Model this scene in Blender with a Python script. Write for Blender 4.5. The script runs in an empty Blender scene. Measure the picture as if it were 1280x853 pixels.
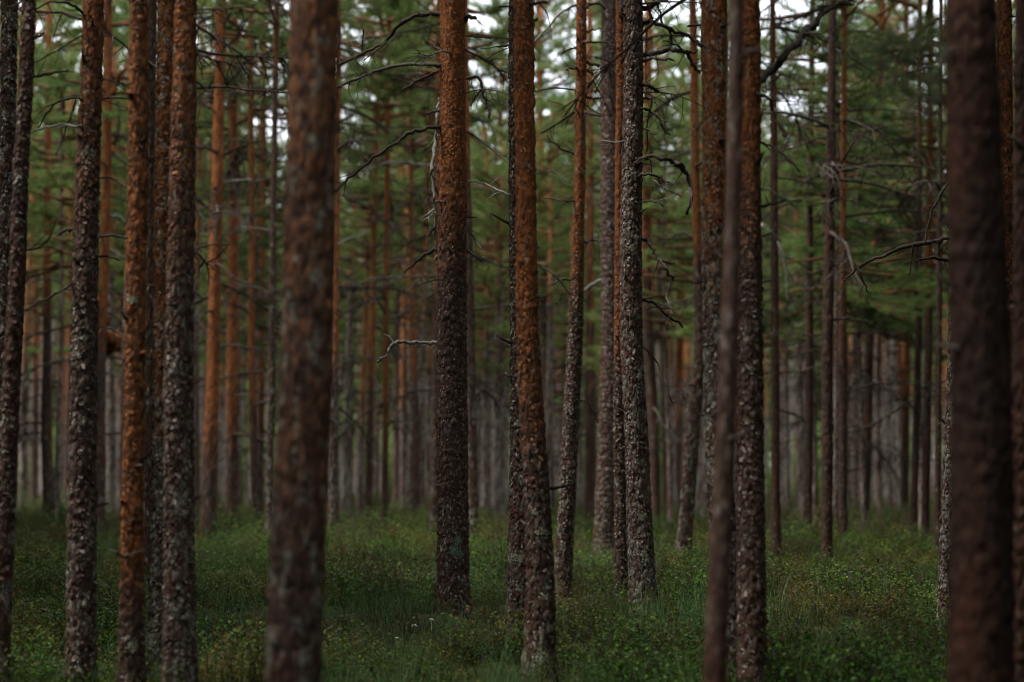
import bpy, math, random
import numpy as np
from mathutils import Vector, Matrix, Euler

random.seed(7)
rng = np.random.default_rng(11)
scene = bpy.context.scene
C = scene.collection

# ------------------------------------------------------------------ camera
LENS, FPX, CAMZ, HORIZ = 70.0, 70.0 / 36.0 * 1280.0, 1.25, 598.0
PITCH = math.atan((HORIZ - 426.5) / FPX)
cam_data = bpy.data.cameras.new('camera')
cam = bpy.data.objects.new('camera', cam_data)
C.objects.link(cam)
cam.location = (0, 0, CAMZ)
cam.rotation_euler = (math.pi / 2 + PITCH, 0, 0)
cam_data.lens = LENS
cam_data.sensor_width = 36.0
cam_data.clip_start = 0.05
cam_data.clip_end = 3000
cam_data.dof.use_dof = True
cam_data.dof.focus_distance = 15.2
cam_data.dof.aperture_fstop = 1.4
scene.camera = cam

# ------------------------------------------------------------------ sky and sun
SUN_EL, SUN_AZ = math.radians(62), math.radians(255)     # azimuth from +Y, clockwise
world = bpy.data.worlds.new('World')
scene.world = world
world.use_nodes = True
nt = world.node_tree
nt.nodes.clear()
w_out = nt.nodes.new('ShaderNodeOutputWorld')
bg = nt.nodes.new('ShaderNodeBackground')
sky = nt.nodes.new('ShaderNodeTexSky')
sky.sky_type = 'NISHITA'
sky.sun_disc = False
sky.sun_elevation = SUN_EL
sky.sun_rotation = SUN_AZ
sky.air_density = 1.0
sky.dust_density = 3.0
tc = nt.nodes.new('ShaderNodeTexCoord')
cl = nt.nodes.new('ShaderNodeTexNoise')
cl.inputs['Scale'].default_value = 2.2
cl.inputs['Detail'].default_value = 5
ramp = nt.nodes.new('ShaderNodeMapRange')
ramp.inputs[1].default_value = 0.30
ramp.inputs[2].default_value = 0.62
ramp.inputs[3].default_value = 0.70
ramp.inputs[4].default_value = 1.0
mixc = nt.nodes.new('ShaderNodeMixRGB')
mixc.inputs[2].default_value = (7.6, 7.9, 8.4, 1)        # overcast cloud deck
nt.links.new(tc.outputs['Generated'], cl.inputs['Vector'])
nt.links.new(cl.outputs[0], ramp.inputs[0])
nt.links.new(ramp.outputs[0], mixc.inputs[0])
nt.links.new(sky.outputs[0], mixc.inputs[1])
nt.links.new(mixc.outputs[0], bg.inputs[0])
bg.inputs[1].default_value = 0.10
nt.links.new(bg.outputs[0], w_out.inputs[0])

sun_d = bpy.data.lights.new('sun', 'SUN')
sun = bpy.data.objects.new('sun', sun_d)
C.objects.link(sun)
sun_d.energy = 1.5
sun_d.angle = math.radians(12)
sun_d.color = (1.0, 0.95, 0.88)
sdir = Vector((math.sin(SUN_AZ) * math.cos(SUN_EL), math.cos(SUN_AZ) * math.cos(SUN_EL), math.sin(SUN_EL)))
sun.rotation_euler = (-sdir).to_track_quat('-Z', 'Y').to_euler()

vs = scene.view_settings
vs.view_transform = 'Standard'
vs.look = 'None'
vs.exposure = 1.7
vs.gamma = 1.0
vs.use_curve_mapping = False
cy = scene.cycles
cy.use_denoising = True
cy.filter_width = 1.0
cy.max_bounces = 6
cy.diffuse_bounces = 3
cy.glossy_bounces = 2
cy.transmission_bounces = 3
cy.transparent_max_bounces = 4
cy.caustics_reflective = False
cy.caustics_refractive = False

# ------------------------------------------------------------------ helpers
def unproj(x, y, d):
    """A photo direction carried out to the vertical plane d metres ahead."""
    xc, yc = (x - 640.0) / FPX, (426.5 - y) / FPX
    dy = math.cos(PITCH) - yc * math.sin(PITCH)
    dz = math.sin(PITCH) + yc * math.cos(PITCH)
    k = d / dy
    return Vector((xc * k, d, CAMZ + dz * k))

def ground_h(x, y):
    x = np.asarray(x, float); y = np.asarray(y, float)
    return (0.035 * np.sin(x * 0.9 + 1.3) * np.sin(y * 0.55 + 0.4) + 0.03 * np.sin(x * 2.1 - y * 1.3)
            + 0.025 * np.sin(x * 0.31 + y * 0.23 + 2.0)
            + 0.08 * (np.sin(x * 3.7 + 1.1 * np.sin(y * 1.9)) * np.sin(y * 2.9 + 1.3 * np.sin(x * 2.3)))) * np.clip(1.6 - np.abs(y) / 120, 0.3, 1)

def make_mesh(name, V, F, attrs=None, mat=None, smooth=False):
    """F: (n,3) or (n,4) int array or list of both."""
    if not isinstance(F, list):
        F = [F]
    F = [np.asarray(f, np.int32) for f in F if len(f)]
    me = bpy.data.meshes.new(name)
    V = np.ascontiguousarray(V, np.float32)
    me.vertices.add(len(V))
    me.vertices.foreach_set('co', V.ravel())
    loops = np.concatenate([f.ravel() for f in F])
    sizes = np.concatenate([np.full(len(f), f.shape[1], np.int32) for f in F])
    me.loops.add(len(loops))
    me.loops.foreach_set('vertex_index', loops)
    me.polygons.add(len(sizes))
    st = np.zeros(len(sizes), np.int32)
    st[1:] = np.cumsum(sizes)[:-1]
    me.polygons.foreach_set('loop_start', st)
    if smooth:
        me.polygons.foreach_set('use_smooth', np.ones(len(sizes), bool))
    for k, a in (attrs or {}).items():
        at = me.attributes.new(k, 'FLOAT', 'POINT')
        at.data.foreach_set('value', np.ascontiguousarray(a, np.float32))
    me.update(calc_edges=True)
    if mat:
        me.materials.append(mat)
    return me

def link(name, me, parent=None, loc=None, kind=None, label=None):
    o = bpy.data.objects.new(name, me)
    C.objects.link(o)
    if parent:
        o.parent = parent
    if loc is not None:
        o.location = loc
    if kind:
        o['kind'] = kind
    if label:
        o['label'] = label
    return o

def hsh(a, b, s):
    v = np.sin(a * 127.1 + b * 311.7 + s * 74.7) * 43758.5453
    return v - np.floor(v)

def vor(U, V, nu, seed):
    """Cellular noise, periodic in U over nu cells: F1, F2, id, v offset from the cell's centre."""
    iu, iv = np.floor(U), np.floor(V)
    f1 = np.full(U.shape, 9.0); f2 = np.full(U.shape, 9.0)
    cid = np.zeros(U.shape); dv = np.zeros(U.shape)
    for a in (-1, 0, 1):
        for b in (-1, 0, 1):
            cu, cv = iu + a, iv + b
            wu = np.mod(cu, nu)
            pu = cu + 0.1 + 0.8 * hsh(wu, cv, seed)
            pv = cv + 0.1 + 0.8 * hsh(wu, cv, seed + 3.3)
            d = np.hypot(U - pu, V - pv)
            near = d < f1
            f2 = np.where(near, f1, np.minimum(f2, d))
            cid = np.where(near, hsh(wu, cv, seed + 7.7), cid)
            dv = np.where(near, V - pv, dv)
            f1 = np.where(near, d, f1)
    return f1, f2, cid, dv

def vnoise(U, V, nu, seed):
    iu, iv = np.floor(U), np.floor(V)
    fu, fv = U - iu, V - iv
    fu = fu * fu * (3 - 2 * fu); fv = fv * fv * (3 - 2 * fv)
    g = lambda a, b: hsh(np.mod(iu + a, nu), iv + b, seed)
    return (g(0, 0) * (1 - fu) + g(1, 0) * fu) * (1 - fv) + (g(0, 1) * (1 - fu) + g(1, 1) * fu) * fv

# ------------------------------------------------------------------ materials
def new_mat(name):
    m = bpy.data.materials.new(name)
    m.use_nodes = True
    n = m.node_tree.nodes
    n.clear()
    return m, n, m.node_tree.links

def N(n, t, **kw):
    x = n.new(t)
    for k, v in kw.items():
        x.inputs[k.replace('_', ' ')].default_value = v
    return x

def attr(n, name):
    a = n.new('ShaderNodeAttribute')
    a.attribute_name = name
    return a.outputs['Fac']

def cramp(n, l, src, stops):
    r = n.new('ShaderNodeValToRGB')
    e = r.color_ramp.elements
    while len(e) < len(stops):
        e.new(0.5)
    for i, (p, c) in enumerate(stops):
        e[i].position = p
        e[i].color = (*c, 1)
    l.new(src, r.inputs[0])
    return r.outputs[0]

def mixcol(n, l, fac, a, b):
    m = n.new('ShaderNodeMixRGB')
    for s, v in ((0, fac), (1, a), (2, b)):
        if hasattr(v, 'is_linked') or hasattr(v, 'links'):
            l.new(v, m.inputs[s])
        elif s == 0:
            m.inputs[0].default_value = v
        else:
            m.inputs[s].default_value = (*v, 1)
    return m.outputs[0]

def maprange(n, l, src, a, b, c=0.0, d=1.0):
    r = n.new('ShaderNodeMapRange')
    r.inputs[1].default_value = a; r.inputs[2].default_value = b
    r.inputs[3].default_value = c; r.inputs[4].default_value = d
    l.new(src, r.inputs[0])
    return r.outputs[0]

def math_(n, l, op, a, b):
    m = n.new('ShaderNodeMath'); m.operation = op
    for i, v in enumerate((a, b)):
        if isinstance(v, (int, float)):
            m.inputs[i].default_value = v
        else:
            l.new(v, m.inputs[i])
    return m.outputs[0]

def noise(n, l, vec, scale, detail=3, rough=0.6):
    t = N(n, 'ShaderNodeTexNoise', Scale=scale, Detail=detail, Roughness=rough)
    l.new(vec, t.inputs['Vector'])
    return t.outputs[0]

def finish(n, l, col, rough=0.85, bump=None, bump_d=0.01, spec=0.12):
    b = N(n, 'ShaderNodeBsdfPrincipled', Roughness=rough)
    b.inputs['Specular IOR Level'].default_value = spec
    if hasattr(col, 'links'):
        l.new(col, b.inputs['Base Color'])
    else:
        b.inputs['Base Color'].default_value = (*col, 1)
    if bump is not None:
        bp = N(n, 'ShaderNodeBump', Strength=1.0, Distance=bump_d)
        l.new(bump, bp.inputs['Height'])
        l.new(bp.outputs[0], b.inputs['Normal'])
    o = n.new('ShaderNodeOutputMaterial')
    l.new(b.outputs[0], o.inputs[0])

def bark_material():
    m, n, l = new_mat('pine_bark')
    tcn = n.new('ShaderNodeTexCoord')
    oi = n.new('ShaderNodeObjectInfo')
    vec = tcn.outputs['Object']
    mp = n.new('ShaderNodeMapping'); mp.inputs['Scale'].default_value = (1, 1, 0.45)
    l.new(vec, mp.inputs[0])
    off = n.new('ShaderNodeVectorMath'); off.operation = 'ADD'
    sc_ = n.new('ShaderNodeVectorMath'); sc_.operation = 'SCALE'; sc_.inputs[0].default_value = (37, 51, 23)
    l.new(oi.outputs['Random'], sc_.inputs['Scale'])
    l.new(mp.outputs[0], off.inputs[0]); l.new(sc_.outputs[0], off.inputs[1])
    vec = off.outputs[0]
    n_big, n_mid, n_fine = noise(n, l, vec, 3.0), noise(n, l, vec, 26), noise(n, l, vec, 90, 4, 0.7)
    plate, edge, oran, lich = attr(n, 'plate'), attr(n, 'edge'), attr(n, 'orange'), attr(n, 'lich')
    pv = math_(n, l, 'ADD', math_(n, l, 'MULTIPLY', plate, 0.5), math_(n, l, 'MULTIPLY', maprange(n, l, n_mid, 0.3, 0.7), 0.5))
    low = cramp(n, l, pv, [(0.0, (.026, .015, .012)), (0.38, (.060, .037, .029)), (0.62, (.085, .056, .044)), (0.8, (.145, .110, .092)), (1.0, (.34, .29, .26))])
    low = mixcol(n, l, maprange(n, l, n_big, 0.42, 0.66), low, mixcol(n, l, 0.5, low, (.095, .036, .020)))
    low = mixcol(n, l, maprange(n, l, edge, 0.2, 0.0, 0, .8), low, (.028, .013, .009))
    up = cramp(n, l, pv, [(0.0, (.065, .022, .010)), (0.3, (.165, .054, .018)), (0.62, (.30, .104, .032)), (0.82, (.38, .155, .06)), (1.0, (.48, .28, .16))])
    up = mixcol(n, l, maprange(n, l, n_mid, 0.50, 0.62, 0, .85), up, (.060, .030, .020))
    of = math_(n, l, 'ADD', oran, math_(n, l, 'MULTIPLY', math_(n, l, 'SUBTRACT', n_mid, 0.5), 1.3))
    of = math_(n, l, 'ADD', of, math_(n, l, 'MULTIPLY', math_(n, l, 'SUBTRACT', plate, 0.5), 0.5))
    of = maprange(n, l, of, 0.25, 0.75)
    of = math_(n, l, 'MULTIPLY', of, maprange(n, l, oran, 0.02, 0.2))
    col = mixcol(n, l, of, low, up)
    # crusty grey lichen
    ln = noise(n, l, vec, 17, 5, 0.65)
    lf = math_(n, l, 'ADD', ln, math_(n, l, 'MULTIPLY', math_(n, l, 'SUBTRACT', lich, 0.5), 0.35))
    lf = math_(n, l, 'MULTIPLY', maprange(n, l, lf, 0.56, 0.64), maprange(n, l, n_fine, 0.38, 0.55))
    lc = cramp(n, l, n_mid, [(0.3, (.20, .225, .20)), (0.6, (.30, .30, .24)), (0.8, (.42, .41, .36))])
    col = mixcol(n, l, math_(n, l, 'MULTIPLY', lf, .8), col, lc)
    fine = maprange(n, l, n_fine, 0.25, 0.75, 0.6, 1.4)
    vm = n.new('ShaderNodeVectorMath'); vm.operation = 'SCALE'
    l.new(col, vm.inputs[0]); l.new(fine, vm.inputs['Scale'])
    finish(n, l, vm.outputs[0], 0.8, math_(n, l, 'ADD', n_fine, n_mid), 0.006, 0.12)
    return m

def deadwood_material(name, c0, c1, c2):
    m, n, l = new_mat(name)
    tcn = n.new('ShaderNodeTexCoord')
    oi = n.new('ShaderNodeObjectInfo')
    nz = noise(n, l, tcn.outputs['Object'], 24, 4, 0.7)
    v = math_(n, l, 'ADD', math_(n, l, 'MULTIPLY', nz, 0.75), math_(n, l, 'MULTIPLY', oi.outputs['Random'], 0.25))
    finish(n, l, cramp(n, l, v, [(0.3, c0), (0.52, c1), (0.72, c2)]), 0.85, nz, 0.004)
    return m

def leafy_material(name, stops, patch=None, trans=0.35, patch_scale=0.6, rand=0.35):
    """stops: colour ramp over the leaf's own random value; patch: (colour ramp stops) mixed in by ground position."""
    m, n, l = new_mat(name)
    oi = n.new('ShaderNodeObjectInfo')
    cv = attr(n, 'cv')
    v = math_(n, l, 'ADD', math_(n, l, 'MULTIPLY', cv, 1 - rand), math_(n, l, 'MULTIPLY', oi.outputs['Random'], rand))
    col = cramp(n, l, v, stops)
    if patch:
        g = n.new('ShaderNodeNewGeometry')
        pn = noise(n, l, g.outputs['Position'], patch_scale, 4, 0.65)
        a = maprange(n, l, pn, patch[1], patch[2])
        col = mixcol(n, l, math_(n, l, 'MULTIPLY', a, math_(n, l, 'ADD', 0.25, cv)), col, patch[0])
    b = N(n, 'ShaderNodeBsdfPrincipled', Roughness=0.55)
    b.inputs['Specular IOR Level'].default_value = 0.12
    t = n.new('ShaderNodeBsdfTranslucent')
    l.new(col, b.inputs['Base Color']); l.new(col, t.inputs['Color'])
    mx = n.new('ShaderNodeMixShader'); mx.inputs[0].default_value = trans
    l.new(b.outputs[0], mx.inputs[1]); l.new(t.outputs[0], mx.inputs[2])
    o = n.new('ShaderNodeOutputMaterial')
    l.new(mx.outputs[0], o.inputs[0])
    return m

M_BARK = bark_material()
M_DEAD = deadwood_material('dead_branch_wood', (.026, .018, .014), (.052, .038, .030), (.115, .095, .08))
M_PALE = deadwood_material('lichened_dead_wood', (.08, .07, .06), (.20, .19, .165), (.38, .38, .33))
M_LIMB = deadwood_material('living_limb_bark', (.09, .04, .02), (.17, .08, .042), (.22, .12, .07))
M_NEEDLE = leafy_material('pine_needles', [(0.0, (.042, .080, .020)), (0.45, (.125, .205, .055)), (0.8, (.21, .29, .085)), (1.0, (.30, .36, .12))], None, 0.5)
M_SPRUCE = leafy_material('dark_needles', [(0.0, (.022, .046, .016)), (0.5, (.045, .088, .028)), (1.0, (.085, .14, .045))])
M_BERRY = leafy_material('bilberry_leaves', [(0.0, (.009, .026, .005)), (0.4, (.030, .085, .010)), (0.75, (.080, .170, .018)), (1.0, (.19, .26, .03))],
                         ((.15, .080, .016), .47, .63), 0.3, .9)
M_GRASS = leafy_material('grass_blades', [(0.0, (.03, .075, .018)), (0.5, (.075, .155, .05)), (0.82, (.15, .25, .12)), (1.0, (.32, .29, .11))],
                         ((.10, .12, .035), .55, .75), 0.3)
M_HEATH = leafy_material('heather_sprigs', [(0.0, (.018, .024, .006)), (0.5, (.055, .062, .012)), (0.88, (.12, .085, .016)), (1.0, (.19, .07, .022))], None, 0.25)
M_LICHEN = leafy_material('leafy_lichen', [(0.0, (.10, .17, .13)), (0.6, (.17, .26, .20)), (1.0, (.27, .34, .27))], None, 0.15)
M_LICHEN_Y = leafy_material('pale_lichen', [(0.0, (.22, .22, .15)), (0.6, (.33, .33, .25)), (1.0, (.46, .46, .38))], None, 0.15)

def ground_material():
    m, n, l = new_mat('forest_floor_moss')
    g = n.new('ShaderNodeNewGeometry')
    a = noise(n, l, g.outputs['Position'], 0.7, 5, 0.65)
    b = noise(n, l, g.outputs['Position'], 30, 4, 0.7)
    c1 = cramp(n, l, b, [(0.3, (.018, .026, .008)), (0.55, (.040, .058, .014)), (0.75, (.075, .085, .022))])
    c2 = cramp(n, l, b, [(0.3, (.026, .017, .009)), (0.6, (.060, .042, .018)), (0.8, (.10, .075, .03))])
    finish(n, l, mixcol(n, l, maprange(n, l, a, 0.45, 0.65), c1, c2), 0.95, b, 0.03, 0.1)
    return m
M_GROUND = ground_material()

# ------------------------------------------------------------------ the ground: one sheet to the horizon
def build_ground():
    ys = np.unique(np.concatenate([np.linspace(-600, -20, 30), np.linspace(-20, 6, 40), np.linspace(6, 40, 260), np.linspace(40, 130, 130), np.linspace(130, 800, 40)]))
    xs = np.unique(np.concatenate([np.linspace(-600, -40, 25), np.linspace(-40, -12, 50), np.linspace(-12, 12, 180), np.linspace(12, 40, 50), np.linspace(40, 600, 25)]))
    X, Y = np.meshgrid(xs, ys)
    Z = ground_h(X, Y) + 0.02 * (hsh(X * 3.1, Y * 2.7, 1) - .5) * (np.abs(Y) < 60)
    V = np.stack([X, Y, Z], -1).reshape(-1, 3)
    nx, ny = len(xs), len(ys)
    i = np.arange(ny - 1)[:, None] * nx + np.arange(nx - 1)[None, :]
    F = np.stack([i, i + 1, i + nx + 1, i + nx], -1).reshape(-1, 4)
    o = link('ground', make_mesh('ground', V, F, None, M_GROUND, True), kind='structure')
    o['label'] = 'mossy forest floor between the pines'
build_ground()

# ------------------------------------------------------------------ tubes, needle tufts
class Acc:
    def __init__(s):
        s.V, s.F4, s.F3, s.cv, s.n = [], [], [], [], 0
        s.m3, s.m4 = [], []
    def tube(s, P, R, sides=5, mat=0, cv=0.5):
        P = np.asarray(P, float); R = np.asarray(R, float); k = len(P)
        T = np.gradient(P, axis=0); T /= np.linalg.norm(T, axis=1, keepdims=True) + 1e-9
        ref = np.array([0, 0, 1.0]) if abs(T[:, 2]).mean() < .8 else np.array([1.0, 0, 0])
        A = np.cross(T, ref); A /= np.linalg.norm(A, axis=1, keepdims=True) + 1e-9
        B = np.cross(T, A)
        th = np.arange(sides) * 2 * math.pi / sides
        ring = P[:, None, :] + R[:, None, None] * (np.cos(th)[None, :, None] * A[:, None, :] + np.sin(th)[None, :, None] * B[:, None, :])
        b = s.n
        i = np.arange(k - 1)[:, None] * sides; j = np.arange(sides)[None, :]; j2 = (j + 1) % sides
        F = np.stack([i + j, i + j2, i + sides + j2, i + sides + j], -1).reshape(-1, 4) + b
        s.V.append(ring.reshape(-1, 3)); s.F4.append(F); s.m4.append(np.full(len(F), mat))
        cap = np.stack([np.full(sides - 2, b + (k - 1) * sides), b + (k - 1) * sides + np.arange(1, sides - 1), b + (k - 1) * sides + np.arange(2, sides)], -1)
        s.F3.append(cap); s.m3.append(np.full(len(cap), mat))
        s.cv.append(np.full(k * sides, cv)); s.n += k * sides
    def tris(s, T, cv, mat=0):
        """T: (n,3,3) loose triangles"""
        k = len(T)
        s.V.append(T.reshape(-1, 3)); s.F3.append(np.arange(k * 3).reshape(-1, 3) + s.n); s.m3.append(np.full(k, mat))
        s.cv.append(np.repeat(cv, 3)); s.n += k * 3
    def quads(s, Q, cv, mat=0):
        k = len(Q)
        s.V.append(Q.reshape(-1, 3)); s.F4.append(np.arange(k * 4).reshape(-1, 4) + s.n); s.m4.append(np.full(k, mat))
        s.cv.append(np.repeat(cv, 4)); s.n += k * 4
    def build(s, name, mats, smooth=False):
        V = np.concatenate(s.V)
        F4 = np.concatenate(s.F4) if s.F4 else np.zeros((0, 4), int)
        F3 = np.concatenate(s.F3) if s.F3 else np.zeros((0, 3), int)
        me = make_mesh(name, V, [F4, F3], {'cv': np.concatenate(s.cv)}, None, smooth)
        for m in mats:
            me.materials.append(m)
        if len(mats) > 1:
            me.polygons.foreach_set('material_index', np.concatenate(s.m4 + s.m3).astype(np.int32))
        return me

def unit(a):
    return a / (np.linalg.norm(a, axis=-1, keepdims=True) + 1e-9)

def tufts(acc, P, D, g, per=14, length=0.11, width=0.011, mat=0):
    """Bursts of needles at points P along directions D."""
    n = len(P)
    if not n:
        return
    P = np.repeat(P, per, 0); D = np.repeat(unit(D), per, 0)
    base_cv = np.repeat(g.uniform(0, 1, n), per)
    r = g.normal(size=(n * per, 3))
    dirs = unit(D * g.uniform(0.2, 1.1, (n * per, 1)) + unit(r) * 0.9)
    st = P + D * g.uniform(-0.09, 0.06, (n * per, 1))
    L = length * g.uniform(0.65, 1.25, (n * per, 1))
    side = unit(np.cross(dirs, g.normal(size=(n * per, 3)))) * width * .5
    T = np.stack([st - side, st + side, st + dirs * L], 1)
    acc.tris(T, np.clip(base_cv * .75 + g.uniform(0, .25, n * per), 0, 1), mat)

def bent(p0, d, L, k, g, sag=0.0, wig=0.06, up=0.0):
    """A crooked line of k points: starts at p0 along d; sag bends it down, up lifts its tip."""
    p = np.array(p0, float); d = np.array(d, float) / np.linalg.norm(d); out = [p.copy()]
    for i in range(k - 1):
        t = i / (k - 1)
        d = d + g.normal(size=3) * wig + np.array([0, 0, -sag * (1 - t) + up * t]) / (k - 1)
        d /= np.linalg.norm(d)
        p = p + d * L / (k - 1)
        out.append(p.copy())
    return np.array(out)

def crown_mesh(name, seed, H=7.5, R=1.9, whorl=0.42, open_=0.0, needle=M_NEEDLE, conic=False, per=15, low=0.0):
    """Pine crown: whorls of limbs with side twigs; needles clustered at the outer twigs, gaps between layers."""
    g = np.random.default_rng(seed)
    acc = Acc()
    z = 0.0
    pts, dirs = [], []
    while z < H - 0.25:
        t = z / H
        prof = (1 - t) ** 0.9 * 1.05 + 0.08 if conic else (0.55 + 1.1 * t - 1.75 * max(0, t - 0.25) ** 1.25)
        prof = max(prof, 0.12)
        for b in range(g.integers(3, 6)):
            if g.uniform() < open_ * (1 - t) or (not conic and g.uniform() < .25 * (1 - t)):
                continue
            az = g.uniform(0, 2 * math.pi)
            L = R * prof * g.uniform(0.55, 1.2)
            el = (0.05 + 0.75 * t + g.uniform(-.15, .2)) if not conic else (-0.12 + 0.6 * t + g.uniform(-.1, .1))
            d0 = np.array([math.cos(az) * math.cos(el), math.sin(az) * math.cos(el), math.sin(el)])
            k = 7
            P = bent((0, 0, z + g.uniform(-.1, .1)), d0, L, k, g, sag=0.25, wig=.09, up=0.75 if not conic else 0.35)
            acc.tube(P, np.linspace(0.022 + .012 * L, 0.006, k), 4, 1)
            nt_ = int(4 + L * 6)
            for q in range(nt_):
                u = g.uniform(0.35 if L > .8 else 0.1, 1.0)
                i = min(int(u * (k - 1)), k - 2)
                f = u * (k - 1) - i
                p = P[i] * (1 - f) + P[i + 1] * f
                tang = P[i + 1] - P[i]; tang /= np.linalg.norm(tang)
                sd = np.cross(tang, [0, 0, 1]); sd /= np.linalg.norm(sd) + 1e-6
                d = tang * g.uniform(.4, 1) + sd * g.choice([-1, 1]) * g.uniform(.5, 1) + np.array([0, 0, g.uniform(-.1, .5)])
                l2 = L * g.uniform(.15, .38) * (1.25 - .5 * u)
                Q = bent(p, d, l2, 4, g, wig=.12, up=.4)
                acc.tube(Q, np.linspace(.008, .003, 4), 3, 1)
                for w in np.arange(0.25, 1.01, 0.105 / max(l2, .13)):
                    x = w * 3; i2 = min(int(x), 2); f2 = x - i2
                    pts.append(Q[i2] * (1 - f2) + Q[i2 + 1] * f2 + g.normal(size=3) * .025)
                    dirs.append(Q[i2 + 1] - Q[i2])
            pts.append(P[-1]); dirs.append(P[-1] - P[-2])
        z += whorl * g.uniform(.7, 1.3)
    pts, dirs = np.array(pts), np.array(dirs)
    tufts(acc, pts, dirs, g, per, 0.125, 0.012, 0)
    return acc.build(name, [needle, M_LIMB])

CROWNS = [crown_mesh('pine_crown', 100 + i, H=g_[0], R=g_[1], open_=g_[2]) for i, g_ in enumerate(
    [(7.5, 2.3, .2), (7.5, 2.6, .25), (7.5, 2.0, .1), (7.5, 2.4, .2), (7.5, 2.2, .15)])]
YOUNG = [crown_mesh('young_pine_crown', 200 + i, H=6.5, R=1.55, whorl=.34, needle=M_NEEDLE if i != 1 else M_SPRUCE, conic=True, per=15) for i in range(3)]

# ------------------------------------------------------------------ shared dead branches
def dead_branch_mesh(seed):
    g = np.random.default_rng(seed)
    acc = Acc()
    k = 9
    P = bent((0, 0, 0), (1, 0, g.uniform(-.1, .35)), 1.0, k, g, sag=g.uniform(.5, 1.1), wig=.09, up=g.uniform(-.5, .7))
    acc.tube(P, np.linspace(.013, .003, k) * g.uniform(.8, 1.2), 5)
    for q in range(g.integers(11, 18)):
        u = g.uniform(.25, .97); i = min(int(u * (k - 1)), k - 2)
        tang = P[i + 1] - P[i]
        d = unit(tang) * g.uniform(.3, 1) + g.normal(size=3) * .55 + np.array([0, 0, -.25])
        Q = bent(P[i], d, g.uniform(.12, .42) * (1.2 - .6 * u), 5, g, wig=.16, sag=.3)
        acc.tube(Q, np.linspace(.0055, .0018, 5), 3)
        if g.uniform() < .6:
            acc.tube(bent(Q[2], Q[3] - Q[2] + g.normal(size=3) * .05, .14, 4, g, wig=.2), np.linspace(.003, .0013, 4), 3)
    return acc.build('dead_branch', [M_DEAD], True)
DEAD = [dead_branch_mesh(300 + i) for i in range(12)]
STUBS = []
for i in range(4):
    g = np.random.default_rng(400 + i)
    a_ = Acc()
    a_.tube(bent((0, 0, 0), (1, 0, .2), g.uniform(.07, .2), 4, g, wig=.2), [.013, .011, .008, .004], 6)
    STUBS.append(a_.build('branch_stub', [M_DEAD], True))

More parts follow.
